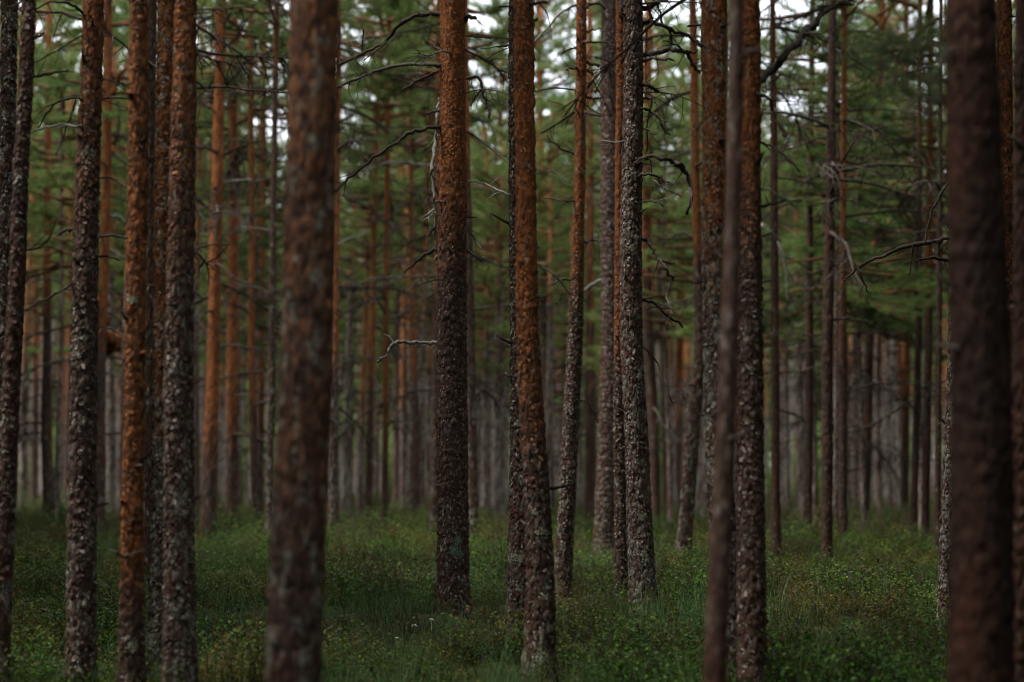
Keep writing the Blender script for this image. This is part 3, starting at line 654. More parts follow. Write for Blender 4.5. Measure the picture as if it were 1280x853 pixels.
# extra dead branches traced for single trees: photo points (x, y) and widths, pale?
BR = {
 'main': [([(560, 20), (549, 17), (535, 17), (520, 18), (498, 32), (483, 52), (465, 62), (440, 72), (424, 82)], 7, 2.5, 0),
          ([(483, 52), (470, 64), (455, 76)], 3, 1.5, 0), ([(454, 38), (453, 55), (452, 64)], 2, 1.2, 0),
          ([(558, 82), (545, 82), (520, 80), (490, 83), (460, 93), (430, 105), (420, 111)], 6, 2.5, 0),
          ([(556, 86), (545, 90), (525, 99), (500, 114)], 5, 2, 0),
          ([(555, 160), (541, 160), (520, 163), (500, 173), (480, 189), (455, 208), (430, 228), (418, 241)], 5, 2.5, 0),
          ([(575, 30), (583, 23), (590, 21), (594, 23)], 7, 4, 0),
          ([(575, 103), (583, 100), (596, 94), (603, 112), (608, 130), (612, 148)], 4.5, 3, 0), ([(602, 113), (594, 122), (588, 133)], 3, 1.5, 0),
          ([(566, 105), (560, 107), (555, 114), (550, 128), (547, 150), (543, 180), (541, 205), (542, 235), (544, 262), (545, 300), (546, 325)], 6.5, 3.5, 1),
          ([(568, 164), (561, 167), (556, 178), (553, 192), (548, 214)], 5, 3, 1),
          ([(541, 212), (536, 222), (533, 238)], 3, 1.2, 0), ([(542, 240), (535, 246), (529, 263)], 3, 1.2, 0), ([(542, 262), (535, 268), (528, 272)], 3, 1.2, 1), ([(543, 285), (537, 292), (530, 301)], 3, 1.2, 0),
          ([(542, 232), (550, 245), (543, 258), (546, 280)], 2, 1.2, 0),
          ([(556, 308), (541, 313), (525, 322), (505, 341)], 5, 2, 0), ([(556, 346), (542, 350), (528, 354), (518, 358)], 2.5, 1.2, 0),
          ([(576, 315), (584, 314), (592, 318), (602, 328)], 4.5, 2.5, 0),
          ([(556, 434), (549, 432), (540, 428), (520, 428), (505, 427), (492, 428), (487, 436), (483, 446), (473, 452)], 5, 3, 1), ([(492, 428), (486, 420), (480, 418)], 2, 1.2, 1),
          ([(566, 56), (553, 55), (545, 56)], 5, 3, 0), ([(566, 248), (552, 252), (545, 253)], 5, 3, 1), ([(560, 140), (548, 139), (534, 142)], 5, 2, 0),
          ([(570, 224), (583, 226), (600, 228), (622, 238), (642, 246)], 3, 1.5, 1), ([(574, 280), (585, 286), (595, 300), (602, 312)], 2.6, 1.3, 0),
          ([(574, 160), (590, 168), (610, 183), (640, 206)], 3, 1.5, 1), ([(576, 60), (600, 72), (625, 88), (650, 97)], 2.6, 1.2, 0), ([(576, 45), (600, 47), (640, 48)], 2.2, 1.2, 0)],
 'p2': [([(663, 326), (671, 330), (690, 340), (703, 355), (712, 368)], 3, 1.6, 1), ([(660, 5), (668, 4), (684, 3)], 5, 3, 0), ([(650, 8), (641, 8), (623, 9)], 4, 2, 0),
        ([(662, 30), (669, 26), (671, 24)], 5, 3, 0), ([(666, 218), (690, 212), (712, 228)], 2, 1.2, 1)],
 'p1': [([(644, 58), (636, 57), (621, 58)], 4, 2, 0), ([(645, 470), (636, 470), (630, 466)], 4, 2, 0)],
 't22': [([(725, 5), (716, 7), (700, 16), (680, 40), (665, 55)], 4, 1.8, 1), ([(724, 58), (718, 60), (703, 66)], 3, 1.8, 0), ([(724, 85), (714, 85), (706, 87)], 4, 2, 0),
         ([(724, 138), (716, 142), (700, 153), (676, 168)], 3.6, 2, 0), ([(728, 12), (735, 7), (745, 4), (757, 10)], 5, 3, 0), ([(728, 40), (735, 39), (752, 35)], 3, 1.6, 0),
         ([(728, 53), (735, 53), (750, 51), (770, 58), (786, 62)], 3.4, 1.8, 0), ([(728, 76), (736, 78), (751, 84)], 5, 3, 0), ([(728, 90), (736, 88), (741, 94)], 4, 2, 0), ([(729, 104), (741, 104)], 3, 2, 0),
         ([(727, 140), (735, 141), (752, 146)], 4.4, 2.5, 0), ([(725, 122), (735, 122), (751, 123)], 3, 2, 0), ([(724, 196), (712, 190), (698, 184), (684, 170)], 3.6, 2, 0), ([(722, 250), (705, 252), (680, 247)], 2.4, 1.4, 0),
         ([(727, 302), (740, 301), (752, 302)], 3.4, 2, 0), ([(712, 350), (700, 349), (688, 358)], 3, 1.6, 0), ([(718, 505), (730, 500), (742, 512), (748, 530)], 3, 1.5, 0)],
 't24': [([(760, 352), (750, 350), (738, 356), (729, 364)], 3.4, 2, 1), ([(758, 90), (750, 90), (738, 92)], 3.4, 2, 0), ([(764, 92), (772, 93), (790, 92)], 3.4, 2, 0)],
 't26': [([(796, 46), (792, 40), (785, 32), (777, 18), (770, -4)], 8, 6, 0),
         ([(796, 70), (804, 68), (820, 67), (838, 62), (852, 62), (862, 70), (868, 84), (874, 92)], 7, 4, 0), ([(804, 76), (815, 72), (838, 74), (842, 76)], 5, 2, 0), ([(858, 64), (866, 68), (872, 62)], 3, 1.6, 0), ([(852, 62), (846, 56), (830, 52)], 3, 1.5, 0),
         ([(797, 36), (806, 28), (815, 27), (840, 38), (860, 45), (880, 60)], 6, 3.5, 0), ([(815, 27), (812, 10), (806, 0)], 4, 2, 0), ([(828, 31), (825, 14), (818, 0)], 3.4, 2, 0), ([(836, 36), (840, 50), (838, 58)], 3, 1.5, 0),
         ([(798, 8), (806, 9), (822, 4), (838, -4)], 7, 5, 0), ([(860, 33), (875, 31), (880, 31)], 3, 2, 0),
         ([(796, 106), (806, 105), (814, 108), (821, 115)], 6, 4, 0), ([(796, 136), (806, 136), (815, 140), (825, 150), (829, 163), (838, 169)], 4, 2, 0), ([(796, 122), (806, 123), (816, 124), (813, 135), (810, 150), (809, 190)], 3.4, 2, 0), ([(800, 160), (810, 162), (818, 168)], 3, 1.6, 0),
         ([(794, 205), (800, 200), (812, 195), (830, 198), (845, 205), (853, 212)], 6, 4, 0), ([(845, 203), (850, 205), (858, 218), (863, 232), (864, 246), (861, 268)], 5.5, 4, 0),
         ([(794, 224), (802, 219), (815, 217), (828, 222), (838, 230)], 4.4, 2.5, 0), ([(795, 252), (810, 252), (824, 253), (830, 257)], 3.2, 2, 1), ([(815, 225), (835, 238), (852, 246)], 2.2, 1.4, 1),
         ([(793, 302), (800, 299), (809, 299), (815, 310), (820, 320), (830, 328), (834, 340), (842, 351)], 5.5, 3, 0), ([(826, 325), (834, 329), (843, 330)], 3.4, 2, 0), ([(838, 350), (838, 360), (832, 370), (836, 380), (844, 392)], 2.6, 1.4, 1),
         ([(794, 375), (805, 375), (816, 378), (832, 393), (853, 408)], 4, 2.5, 0), ([(796, 428), (812, 440), (825, 460), (838, 500), (841, 504)], 2.4, 1.2, 0), ([(788, 175), (770, 178), (752, 176)], 2.6, 1.4, 1)],
 't32': [([(940, 106), (949, 100), (965, 88), (980, 72), (1000, 50), (1010, 34), (1022, 22), (1040, 10), (1054, 3), (1064, 2)], 12, 5, 0), ([(1009, 40), (1016, 32), (1023, 31)], 5, 3, 0), ([(1006, 42), (1018, 42), (1031, 47)], 4.5, 2, 0), ([(1050, 5), (1062, 6), (1067, 5)], 4, 2, 0),
         ([(940, 118), (950, 118), (965, 124), (966, 142), (975, 160), (982, 172)], 5.5, 3, 0), ([(945, 178), (962, 180), (980, 194), (1000, 214)], 4, 2.2, 0), ([(945, 238), (960, 237), (980, 248), (996, 259)], 3, 1.6, 1), ([(945, 258), (965, 256), (982, 250)], 4, 2, 0),
         ([(945, 300), (965, 290), (975, 300)], 3, 1.6, 0), ([(940, 435), (955, 431), (965, 432)], 3, 1.5, 0)],
 't33': [([(971, 513), (985, 515), (998, 520), (1008, 530)], 3.4, 2, 0), ([(968, 296), (976, 310), (982, 340), (984, 380)], 3, 1.6, 1), ([(970, 433), (985, 432), (1004, 428)], 3, 1.6, 0)],
 't46': [([(1196, 296), (1185, 298), (1165, 303), (1130, 308), (1105, 320), (1085, 327), (1065, 340), (1055, 352)], 6.5, 2.5, 0), ([(1142, 306), (1139, 325), (1137, 345)], 2.6, 1.4, 0), ([(1072, 335), (1078, 350), (1085, 366)], 3, 1.6, 0),
         ([(1192, 330), (1180, 325), (1163, 322), (1145, 326)], 6, 2, 0), ([(1196, 210), (1182, 235), (1168, 255), (1158, 290), (1155, 305)], 4, 2, 0), ([(1178, 525), (1185, 532), (1180, 520)], 3, 1.5, 1)],
 'front_right': [([(1205, 135), (1183, 130), (1150, 122), (1120, 110), (1095, 95), (1075, 75), (1060, 60)], 5, 2, 0), ([(1205, 106), (1183, 104), (1150, 98), (1120, 90), (1090, 76), (1065, 60)], 5, 2, 0),
                 ([(1205, 62), (1183, 60), (1160, 53), (1125, 52), (1100, 57), (1075, 60)], 4, 2, 0), ([(1205, 24), (1183, 26), (1150, 29), (1110, 34), (1092, 38)], 4, 2, 0), ([(1200, 55), (1183, 66), (1168, 92), (1150, 115), (1125, 145), (1108, 172)], 4.4, 1.6, 0),
                 ([(1200, 36), (1175, 36), (1150, 40), (1130, 48)], 4, 1.6, 0)],
 't3': [([(106, 18), (95, 8), (75, 2), (60, 3), (45, 11)], 4.4, 2, 0), ([(108, 24), (100, 24), (80, 16), (45, 15), (25, 14)], 4, 2, 0), ([(106, 158), (96, 160), (78, 155), (60, 158), (40, 164)], 4, 2, 1), ([(106, 126), (96, 122), (72, 126), (58, 142), (48, 160)], 3.4, 2, 0),
        ([(95, 125), (90, 142), (80, 165), (70, 195)], 3, 1.6, 0), ([(105, 44), (92, 50), (70, 65), (45, 78)], 3, 1.5, 0), ([(118, 126), (130, 123), (148, 122), (164, 124)], 4, 2, 0), ([(116, 102), (130, 99), (145, 102), (162, 116)], 2.6, 1.4, 1),
        ([(118, 298), (124, 295), (140, 294), (160, 299)], 4, 3, 1), ([(116, 224), (130, 222), (145, 225), (161, 236)], 3, 2, 0), ([(100, 286), (92, 287), (80, 290), (73, 293)], 6, 3, 0), ([(100, 350), (90, 354), (75, 366), (50, 378), (28, 390)], 4.4, 2, 0), ([(98, 392), (112, 405), (140, 412), (160, 425)], 2.6, 1.5, 1),
        ([(118, 320), (135, 321), (150, 325)], 3, 1.6, 0)],
 'left_edge_b': [([(40, 96), (55, 94), (75, 89), (86, 88)], 4, 2, 0), ([(36, 48), (46, 45), (54, 42)], 5, 3, 0), ([(30, 312), (45, 312), (62, 300), (72, 270)], 3, 1.6, 0)],
 't6': [([(238, 22), (247, 22), (262, 23)], 4, 3, 1), ([(236, 100), (247, 103), (258, 112), (266, 124)], 3, 1.6, 0), ([(238, 258), (246, 262), (254, 272), (258, 290)], 3, 1.6, 1), ([(236, 360), (244, 366), (254, 374)], 3.4, 2, 0)],
 't7': [([(276, 108), (290, 100), (302, 84), (320, 66)], 4.4, 2.2, 0), ([(274, 66), (262, 66), (246, 73)], 3, 2, 1), ([(274, 104), (262, 116), (246, 134)], 3.4, 1.8, 0), ([(278, 30), (290, 18), (305, 10), (322, 5)], 4, 2, 0), ([(277, 60), (290, 55), (305, 30), (318, 15)], 3.4, 1.8, 0), ([(272, 204), (282, 192), (300, 184), (325, 176)], 4.4, 2, 0),
        ([(270, 231), (282, 228), (300, 225), (318, 226)], 4.4, 3, 1)],
 't8': [([(291, 122), (300, 117), (312, 115), (322, 116)], 4, 2, 0), ([(292, 160), (302, 152), (312, 146), (325, 135)], 5, 3, 0), ([(291, 300), (300, 282), (312, 275), (322, 276)], 4.4, 2.5, 1), ([(290, 345), (298, 350), (306, 355)], 3, 2, 1), ([(291, 372), (300, 366), (310, 360)], 4, 2, 0), ([(288, 362), (276, 355), (268, 345)], 3, 1.5, 0)],
 'l4': [([(130, 362), (125, 380), (124, 395), (127, 408), (132, 417), (138, 424), (141, 428)], 11, 18, 2), ([(137, 130), (146, 98), (155, 84), (160, 75)], 6, 4, 2), ([(134, 112), (145, 108), (152, 88)], 4, 2, 0), ([(133, 175), (142, 182), (150, 160), (148, 130)], 4, 2.5, 0), ([(135, 190), (145, 196), (158, 205)], 4, 2.5, 0),
        ([(133, 272), (145, 268), (158, 278)], 4, 2.5, 1), ([(131, 312), (142, 314), (158, 324)], 4, 2.5, 1), ([(128, 390), (140, 392), (152, 405)], 3, 1.6, 0), ([(127, 448), (140, 446), (156, 450)], 3.4, 2, 0), ([(127, 470), (140, 466), (152, 474)], 3.4, 2, 1)],
 't4': [([(166, 692), (156, 697), (148, 692), (138, 688)], 5, 2.5, 0), ([(164, 628), (155, 628), (150, 625)], 6, 4, 2), ([(176, 440), (182, 444)], 7, 5, 2), ([(168, 128), (163, 122), (161, 118)], 7, 5, 2)],
 't31': [([(893, 62), (880, 60), (872, 52)], 5, 3, 0), ([(898, 100), (909, 104)], 6, 4, 0), ([(899, 178), (908, 176)], 7, 5, 0)],
 't30': [([(870, 300), (858, 290), (846, 292), (838, 297)], 4, 2, 0), ([(868, 250), (864, 225), (866, 205)], 4, 2, 0), ([(874, 318), (880, 330), (879, 345)], 3.4, 2, 0)],
 't39': [([(1094, 282), (1080, 277), (1062, 272)], 4, 2, 1), ([(1096, 290), (1112, 292), (1128, 296)], 4, 2, 0), ([(1090, 402), (1105, 412), (1120, 422), (1128, 428)], 4, 2, 0)],
 't36': [([(1036, 400), (1060, 398), (1085, 402)], 4, 2, 0)],
 't14': [([(482, 282), (470, 265), (450, 255), (428, 245)], 3.4, 2, 0), ([(480, 176), (460, 174), (420, 176)], 3.4, 2, 1), ([(484, 172), (500, 178), (515, 190)], 2.6, 1.5, 0), ([(482, 500), (470, 520)], 2, 1, 0)],
 't17': [([(546, 208), (525, 206), (500, 202), (480, 205), (455, 214)], 4, 2, 1)],
 't12': [([(421, 152), (432, 150), (440, 146)], 3, 1.6, 0), ([(420, 305), (440, 298), (462, 290)], 3, 1.6, 1), ([(422, 192), (430, 188), (448, 175)], 3, 1.6, 0)],
}
MATS3 = [M_DEAD, M_PALE, M_BARK]

def branch_obj(root, pts, w0, w1, kind, d, seed, needles=False):
    g = np.random.default_rng(seed)
    n = len(pts)
    off = np.cumsum(g.normal(0, .09, n)); off -= off[0]
    P = np.array([unproj(x, y, d + o) for (x, y), o in zip(pts, off)])
    # resample smoothly
    t = np.linspace(0, n - 1, (n - 1) * 4 + 1)
    P = np.stack([np.interp(t, np.arange(n), P[:, k]) for k in range(3)], -1)
    for _ in range(2):
        P[1:-1] = (P[:-2] + 2 * P[1:-1] + P[2:]) / 4
    P[1:] += g.normal(0, .35 * w1 * d / FPX, (len(P) - 1, 3))
    R = np.linspace(w0, w1, len(P)) * d / FPX / 2 * 1.05 * (1 + g.normal(0, .10, len(P)))
    acc = Acc()
    loc = np.array(root.location)
    acc.tube(P - loc, R, 7)
    L = float(np.linalg.norm(np.diff(P, axis=0), axis=1).sum())
    tips = []
    if L > .2 and kind != 2:
        for q in range(int(min(9, 2 + L * 5))):
            i = int(g.uniform(.2, .97) * (len(P) - 2))
            dd = unit(P[i + 1] - P[i]) * .6 + g.normal(size=3) * .6 + np.array([0, 0, -.2])
            Q = bent(P[i] - loc, dd, g.uniform(.06, .28), 5, g, wig=.2, sag=.2)
            acc.tube(Q, np.linspace(min(R[i] * .5, .006), .0016, 5), 4)
            tips.append(Q)
    mats = [MATS3[kind]]
    if needles:
        pp, dd = [], []
        for Q in tips:
            for i in range(1, 5):
                pp.append(Q[i]); dd.append(Q[i] - Q[i - 1])
        for i in range(len(P) // 3, len(P)):
            pp.append(P[i] - loc + g.normal(0, .03, 3)); dd.append(P[i] - P[i - 1])
        sp = Acc()
        tufts(sp, np.array(pp), np.array(dd), g, 7, .06, .0028)
    me = acc.build('dead_branch', mats, True)
    if kind == 2:
        for k, v in (('plate', .5), ('edge', .4), ('orange', 1.0), ('lich', .2)):
            a = me.attributes.new(k, 'FLOAT', 'POINT')
            a.data.foreach_set('value', np.full(len(me.vertices), v, np.float32))
    name = 'knot' if kind == 2 and L < .35 else ('broken_limb' if kind == 2 else 'dead_branch')
    b = link('branch' if needles else name, me, root, label='branch pale with lichen' if kind == 1 else None)
    if needles:
        link('needle_spray', sp.build('needle_spray', [M_SPRUCE]), b)
    return b

def add_dead(root, ax, z0, z1, count, seed, smin=.8, smax=2.4, base=None):
    """Random dead branches and stubs round the stem below the crown; copies that share mesh data."""
    g = np.random.default_rng(seed)
    for q in range(count):
        z = z0 + (z1 - z0) * (1 - g.uniform() ** 1.6 * 1.0)
        x, y, r = (float(np.interp(z, ax[0], ax[i])) for i in (1, 2, 3))
        az = g.uniform(0, 2 * math.pi)
        o = bpy.data.objects.new('dead_branch', DEAD[g.integers(len(DEAD))])
        C.objects.link(o)
        o.parent = root
        o.location = (x + r * .7 * math.cos(az), y + r * .7 * math.sin(az), z)
        o.rotation_euler = (g.uniform(-.4, .4), g.uniform(-.25, .15), az)
        s = g.uniform(smin, smax)
        o.scale = (s, s, s)

def add_stubs(root, ax, z0, z1, count, seed):
    g = np.random.default_rng(seed)
    for q in range(count):
        z = g.uniform(z0, z1)
        x, y, r = (float(np.interp(z, ax[0], ax[i])) for i in (1, 2, 3))
        az = g.uniform(0, 2 * math.pi)
        o = bpy.data.objects.new('branch_stub', STUBS[g.integers(len(STUBS))])
        C.objects.link(o)
        o.parent = root
        o.location = (x + r * .85 * math.cos(az), y + r * .85 * math.sin(az), z)
        o.rotation_euler = (0, g.uniform(-.5, .3), az)
        s = g.uniform(.5, 1.1)
        o.scale = (s, s, s)

TONE = {'front_right': -1.0, 't48': -.6, 't46': -.35, 'left_edge_a': -.2, 'left_edge_b': -.2, 't36': -.3, 't34': -.3, 't43': -.3, 't44': -.3, 't33': -.25, 't12': .2, 't41': .35, 't40': .3, 't38': .3, 't24': .15, 't26': .25, 'front_left': .16, 'main': .1, 'sapling': .22, 't31': .06, 'p2': .05, 't3': .1, 't4': .1, 't6': .08, 't5': .08}  # bark tone offsets; front-right and edge stems carry lens vignette as darker bark
OMAX = {'t4': .56, 't3': .6, 't6': .62, 't5': .75, 'main': .93, 'p2': .9, 't32': .85, 't31': .9, 't36': .6, 't34': .6, 't23': .7, 't47': .75}

def pine(key, label, d, line, oy0, oy1, lich, det, cb, seed, group=GROUP, crown=None, ndead=None, sub='pine_tree'):
    line = sorted(line, key=lambda p: -p[0])
    P = [unproj(x, y, d) for (y, x, w) in line]
    Rr = [w * d / FPX / 2 for (y, x, w) in line]
    zs = [p.z for p in P]; xs = [p.x for p in P]
    gx = xs[0]
    gz = float(ground_h(gx, d))
    if zs[0] > gz + .01:                                   # carry the stem on down to the ground
        zs.insert(0, gz); xs.insert(0, xs[0]); Rr.insert(0, Rr[0] * 1.06)
    root = bpy.data.objects.new(sub, None)
    C.objects.link(root)
    root.location = (xs[0], d, gz)
    root['label'] = label; root['category'] = 'pine tree'; root['group'] = group
    g = np.random.default_rng(seed)
    zs = np.array(zs) - gz; xs = np.array(xs) - root.location.x; Rr = np.array(Rr)
    ztop_view = zs[-1]
    slope = (xs[-1] - xs[-2]) / max(zs[-1] - zs[-2], .1)
    slope = max(-.04, min(.04, slope))
    top = cb + 7.2
    if ztop_view < top - 1:
        rtop = Rr[-1]
        for f in (.3, .65, 1.0):
            z = ztop_view + (top - ztop_view) * f
            zs = np.append(zs, z); xs = np.append(xs, xs[-1] + slope * (z - zs[-2]) * (1 - f * .6))
            Rr = np.append(Rr, max(.012, rtop * (1 - f * .92)))
    ys = np.zeros(len(zs)) + np.clip(zs, 0, 30) * g.uniform(-.006, .006)
    hz = lambda y: unproj(640, y, d).z - gz
    oz0, oz1 = hz(oy0), hz(oy1)
    zf = min(hz(-40), top)
    rm = Rr[0]
    om = OMAX.get(key, 1.0)
    if det == 'hi':
        seg = int(np.clip(2 * math.pi * rm / .0085, 44, 84)); dz = .016 if d < 14 else .018
        if d < 9:
            seg, dz = 64, .02
    elif det == 'smooth':
        seg, dz = 44, .02
    elif d < 32:
        seg, dz = 36, .03
    else:
        seg, dz = (18, .09) if d < 45 else (12, .2)
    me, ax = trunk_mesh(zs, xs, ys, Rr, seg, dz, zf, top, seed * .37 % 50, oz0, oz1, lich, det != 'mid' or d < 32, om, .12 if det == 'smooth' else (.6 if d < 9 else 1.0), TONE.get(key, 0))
    link('trunk', me, root)
    if (det == 'hi' and 9 < d < 32):
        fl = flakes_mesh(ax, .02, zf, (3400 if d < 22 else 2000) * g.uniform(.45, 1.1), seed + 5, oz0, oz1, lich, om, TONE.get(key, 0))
        link('bark_flakes', fl, root, kind='stuff')
    cr = link('crown', crown or CROWNS[seed % len(CROWNS)], root)
    cr.location = (float(np.interp(cb, ax[0], ax[1])), float(np.interp(cb, ax[0], ax[2])), cb)
    cr.rotation_euler = (0, 0, g.uniform(0, 6.28))
    s = g.uniform(.9, 1.12)
    cr.scale = (s, s, 1)
    for i, (pts, w0, w1, kd) in enumerate(BR.get(key, [])):
        branch_obj(root, pts, w0, w1, kd, d, seed * 31 + i, needles=(key == 'front_right'))
    zlo = 1.6 if d > 20 else 2.2
    if det == 'mid':
        add_dead(root, ax, max(zlo, cb - 6), cb + .8, ndead or (20 if d < 45 else 16), seed + 9)
        add_stubs(root, ax, .8, min(cb, 6), 4, seed + 11)
    else:
        add_stubs(root, ax, 1.0, zf, 7 if d > 9 else 5, seed + 11)
        if d > 9:
            add_dead(root, ax, hz(120), cb, 7, seed + 9, .6, 1.2)
    T[key] = (root, ax, d, gz)
    return root

for i, (key, label, base, line, oy0, oy1, lich, det, cb) in enumerate(TREES):
    d = base[1] if isinstance(base, tuple) else D_of(base)
    pine(key, label, d, line, oy0, oy1, lich, det, cb, 17 + i * 7)

def lichen_on(key, spots, mat, label):
    root, ax, d, gz = T[key]
    out = []
    for (x, y, rad, n) in spots:
        p = unproj(x, y, d)
        z = p.z - gz
        r = float(np.interp(z, ax[0], ax[3])); cx = float(np.interp(z, ax[0], ax[1])) + root.location.x
        s = max(-.95, min(.95, (p.x - cx) / r))
        out.append((z, -math.pi / 2 + math.asin(s), rad, n))
    for i, o_ in enumerate(out):
        link('lichen', lichen_mesh(ax, [o_], 77 + i, mat), root, label=label, kind='stuff')
lichen_on('main', [(573, 676, .035, 160), (567, 688, .04, 150), (574, 692, .03, 110), (560, 706, .025, 50), (577, 725, .02, 40)], M_LICHEN, 'blue-green lichen patch')
lichen_on('t26', [(798, 470, .02, 60), (802, 646, .03, 100), (804, 694, .03, 100), (806, 700, .025, 70), (793, 298, .02, 50), (790, 312, .02, 50), (806, 684, .02, 40)], M_LICHEN_Y, 'pale grey lichen plates')
lichen_on('t31', [(917, 648, .03, 110), (917, 672, .03, 110), (917, 690, .025, 80), (918, 708, .02, 50)], M_LICHEN_Y, 'pale grey lichen crust')
lichen_on('p1', [(650, 528, .022, 60), (652, 697, .03, 100), (643, 696, .02, 50), (648, 735, .02, 40)], M_LICHEN_Y, 'pale lichen spots')
lichen_on('p2', [(676, 820, .03, 110), (678, 746, .02, 50), (676, 665, .03, 60), (668, 640, .02, 40)], M_LICHEN_Y, 'white lichen patch near the foot')
lichen_on('t5', [(193, 800, .04, 120), (196, 778, .03, 70), (200, 840, .03, 60)], M_LICHEN_Y, 'pale lichen on the foot')
lichen_on('t6', [(228, 827, .03, 60), (234, 770, .02, 40), (222, 762, .02, 40)], M_LICHEN_Y, 'pale lichen spots')
lichen_on('t4', [(168, 806, .025, 50), (168, 377, .02, 60)], M_LICHEN_Y, 'pale round lichen spot')

# ------------------------------------------------------------------ the many trees at the back
FAR_LABEL = 'slender pine among the many alike trunks far back in the wood'
g = np.random.default_rng(5)
far = []
tries = 0
while len(far) < 262 and tries < 20000:
    tries += 1
    d = float(g.uniform(45, 108))
    x = g.uniform(-.285, .285) * d
    if any((x - a) ** 2 + (d - b) ** 2 < 1.7 ** 2 for a, b in far):
        continue
    px = 640 + x / d * FPX
    if d < 60 and any(abs(px - X) < 12 for X in (565, 482, 655, 700)):
        continue
    far.append((x, d))
FAR_TRUNKS = {}
def straight_tree(x, d, seed, group, label, crown, r0, cb, orz, lich, sub, top, ndead, category='pine tree'):
    g = np.random.default_rng(seed)
    gz = float(ground_h(x, d))
    root = bpy.data.objects.new(sub, None)
    C.objects.link(root)
    root.location = (x, d, gz)
    root['label'] = label; root['category'] = category
    if group:
        root['group'] = group
    zs = np.linspace(0, top, 7)
    xs = zs * g.normal(0, .010) + np.sin(zs * .5 + g.uniform(0, 6)) * .06 * g.uniform(.2, 1.2); xs -= xs[0]
    ys = zs * g.normal(0, .008)
    rs = r0 * (1 - .9 * (zs / top) ** 1.15) + .008
    me, ax = trunk_mesh(zs, xs, ys, rs, 12, .2, cb, top, seed % 40, orz, orz + 2.0, lich, False, .85, 1.0, .6)
    link('trunk', me, root)
    cr = link('crown', crown, root)
    cr.location = (float(np.interp(cb, ax[0], ax[1])), float(np.interp(cb, ax[0], ax[2])), cb)
    s = g.uniform(.58, .9)
    cr.scale = (s, s, (top - cb) / (7.5 if crown in CROWNS else 6.5) * 1.02)
    cr.rotation_euler = (0, 0, g.uniform(0, 6.28))
    if ndead:
        add_dead(root, ax, max(1.2, cb - 5), cb + .6, ndead, seed + 3, .8, 1.9)
    return root
for i, (x, d) in enumerate(far):
    cb = g.uniform(5.2, 8.4) + max(0, d - 60) * g.uniform(0, .05)
    top = cb + g.uniform(7.0, 9.5) + max(0, d - 55) * g.uniform(-.06, .065)
    px = 640 + x / d * FPX
    if any(a < px < b for a, b in ((328, 402), (420, 500), (572, 722), (800, 882), (945, 1078))) and g.uniform() < .68:
        top = min(top, 1.25 + (598 - g.uniform(110, 240)) / FPX * d); cb = min(cb, top - 4.5)
    if 975 < px < 1190 and d > 55 and g.uniform() < .75:
        cb = max(cb, 1.25 + (598 - g.uniform(325, 365)) / FPX * d); top = max(top, cb + 5)
    straight_tree(x, d, 1000 + i, 'slender pines far back in the wood', FAR_LABEL, CROWNS[i % len(CROWNS)], g.uniform(.075, .14), cb, g.uniform(2.2, 6.5), g.uniform(.3, .8), 'pine_tree', top, 5)

# young, low-crowned trees that fill the gaps with green
YG = [('young leafy pine with thin dark stem, filling the gap right of the raised limb', 1043, 33, 4.2, 9.0, 0, 1.1), ('young dark conifer with low branches, left beside the big right trunk', 1150, 36, 4.6, 9.2, 1, 1.2),
      ('young green pine at the left, seen before the third large stem', 70, 40, 5.6, 11.5, 2, 1.1), ('small dark young conifer behind the slender branchy orange pine', 338, 44, 4.2, 8.6, 1, 1.0), ('young green pine in the gap right of the lichen-plated grey pine', 838, 42, 4.2, 9.6, 2, 1.15),
      ('bushy young pine behind the stout reddish pine', 705, 62, 3.4, 9.0, 0, 1.2), ('young pine showing green left of the brightest thin orange stem', 440, 60, 3.0, 9.2, 2, 1.2), ('low young conifer right of the dark red scaly pine', 985, 50, 4.4, 9.8, 1, 1.2),
      ('pale green young pine right of the leafy one with a thin dark stem', 1098, 46, 4.6, 10.5, 2, 1.3), ('young pine behind the right side of the sharp central pine', 612, 55, 4.2, 10.5, 0, 1.2), ('young pine between hooked-limb pine and the slim rusty pine', 152, 52, 4.4, 10.5, 2, 1.2), ('young conifer behind the thin orange pine left of the blurred front trunk', 310, 64, 4.6, 12.0, 0, 1.3), ('small dark young conifer behind the left one of three close dark stems', 1018, 40, 4.6, 9.6, 1, 1.2), ('bushy young conifer between the widest pale far pine and the young leafy pine', 1078, 39, 4.4, 10.0, 0, 1.2), ('young conifer touching the left edge of the big right trunk, upper one', 1172, 45, 5.2, 11.0, 2, 1.2), ('bushy young pine filling the gap left of the sharp central pine', 520, 68, 5.0, 13.0, 2, 1.4)]
for i, (lab, px, d, cb, top, v, s) in enumerate(YG):
    x = (px - 640) / FPX * d
    r = straight_tree(x, d, 2000 + i, 'young conifers among the pines', lab, YOUNG[v], .05, cb, 99, .3, 'young_conifer', top, 6, 'young conifer')
    for c_ in r.children:
        if c_.name.startswith('crown'):
            c_.scale = (s, s, (top - cb) / 6.5)

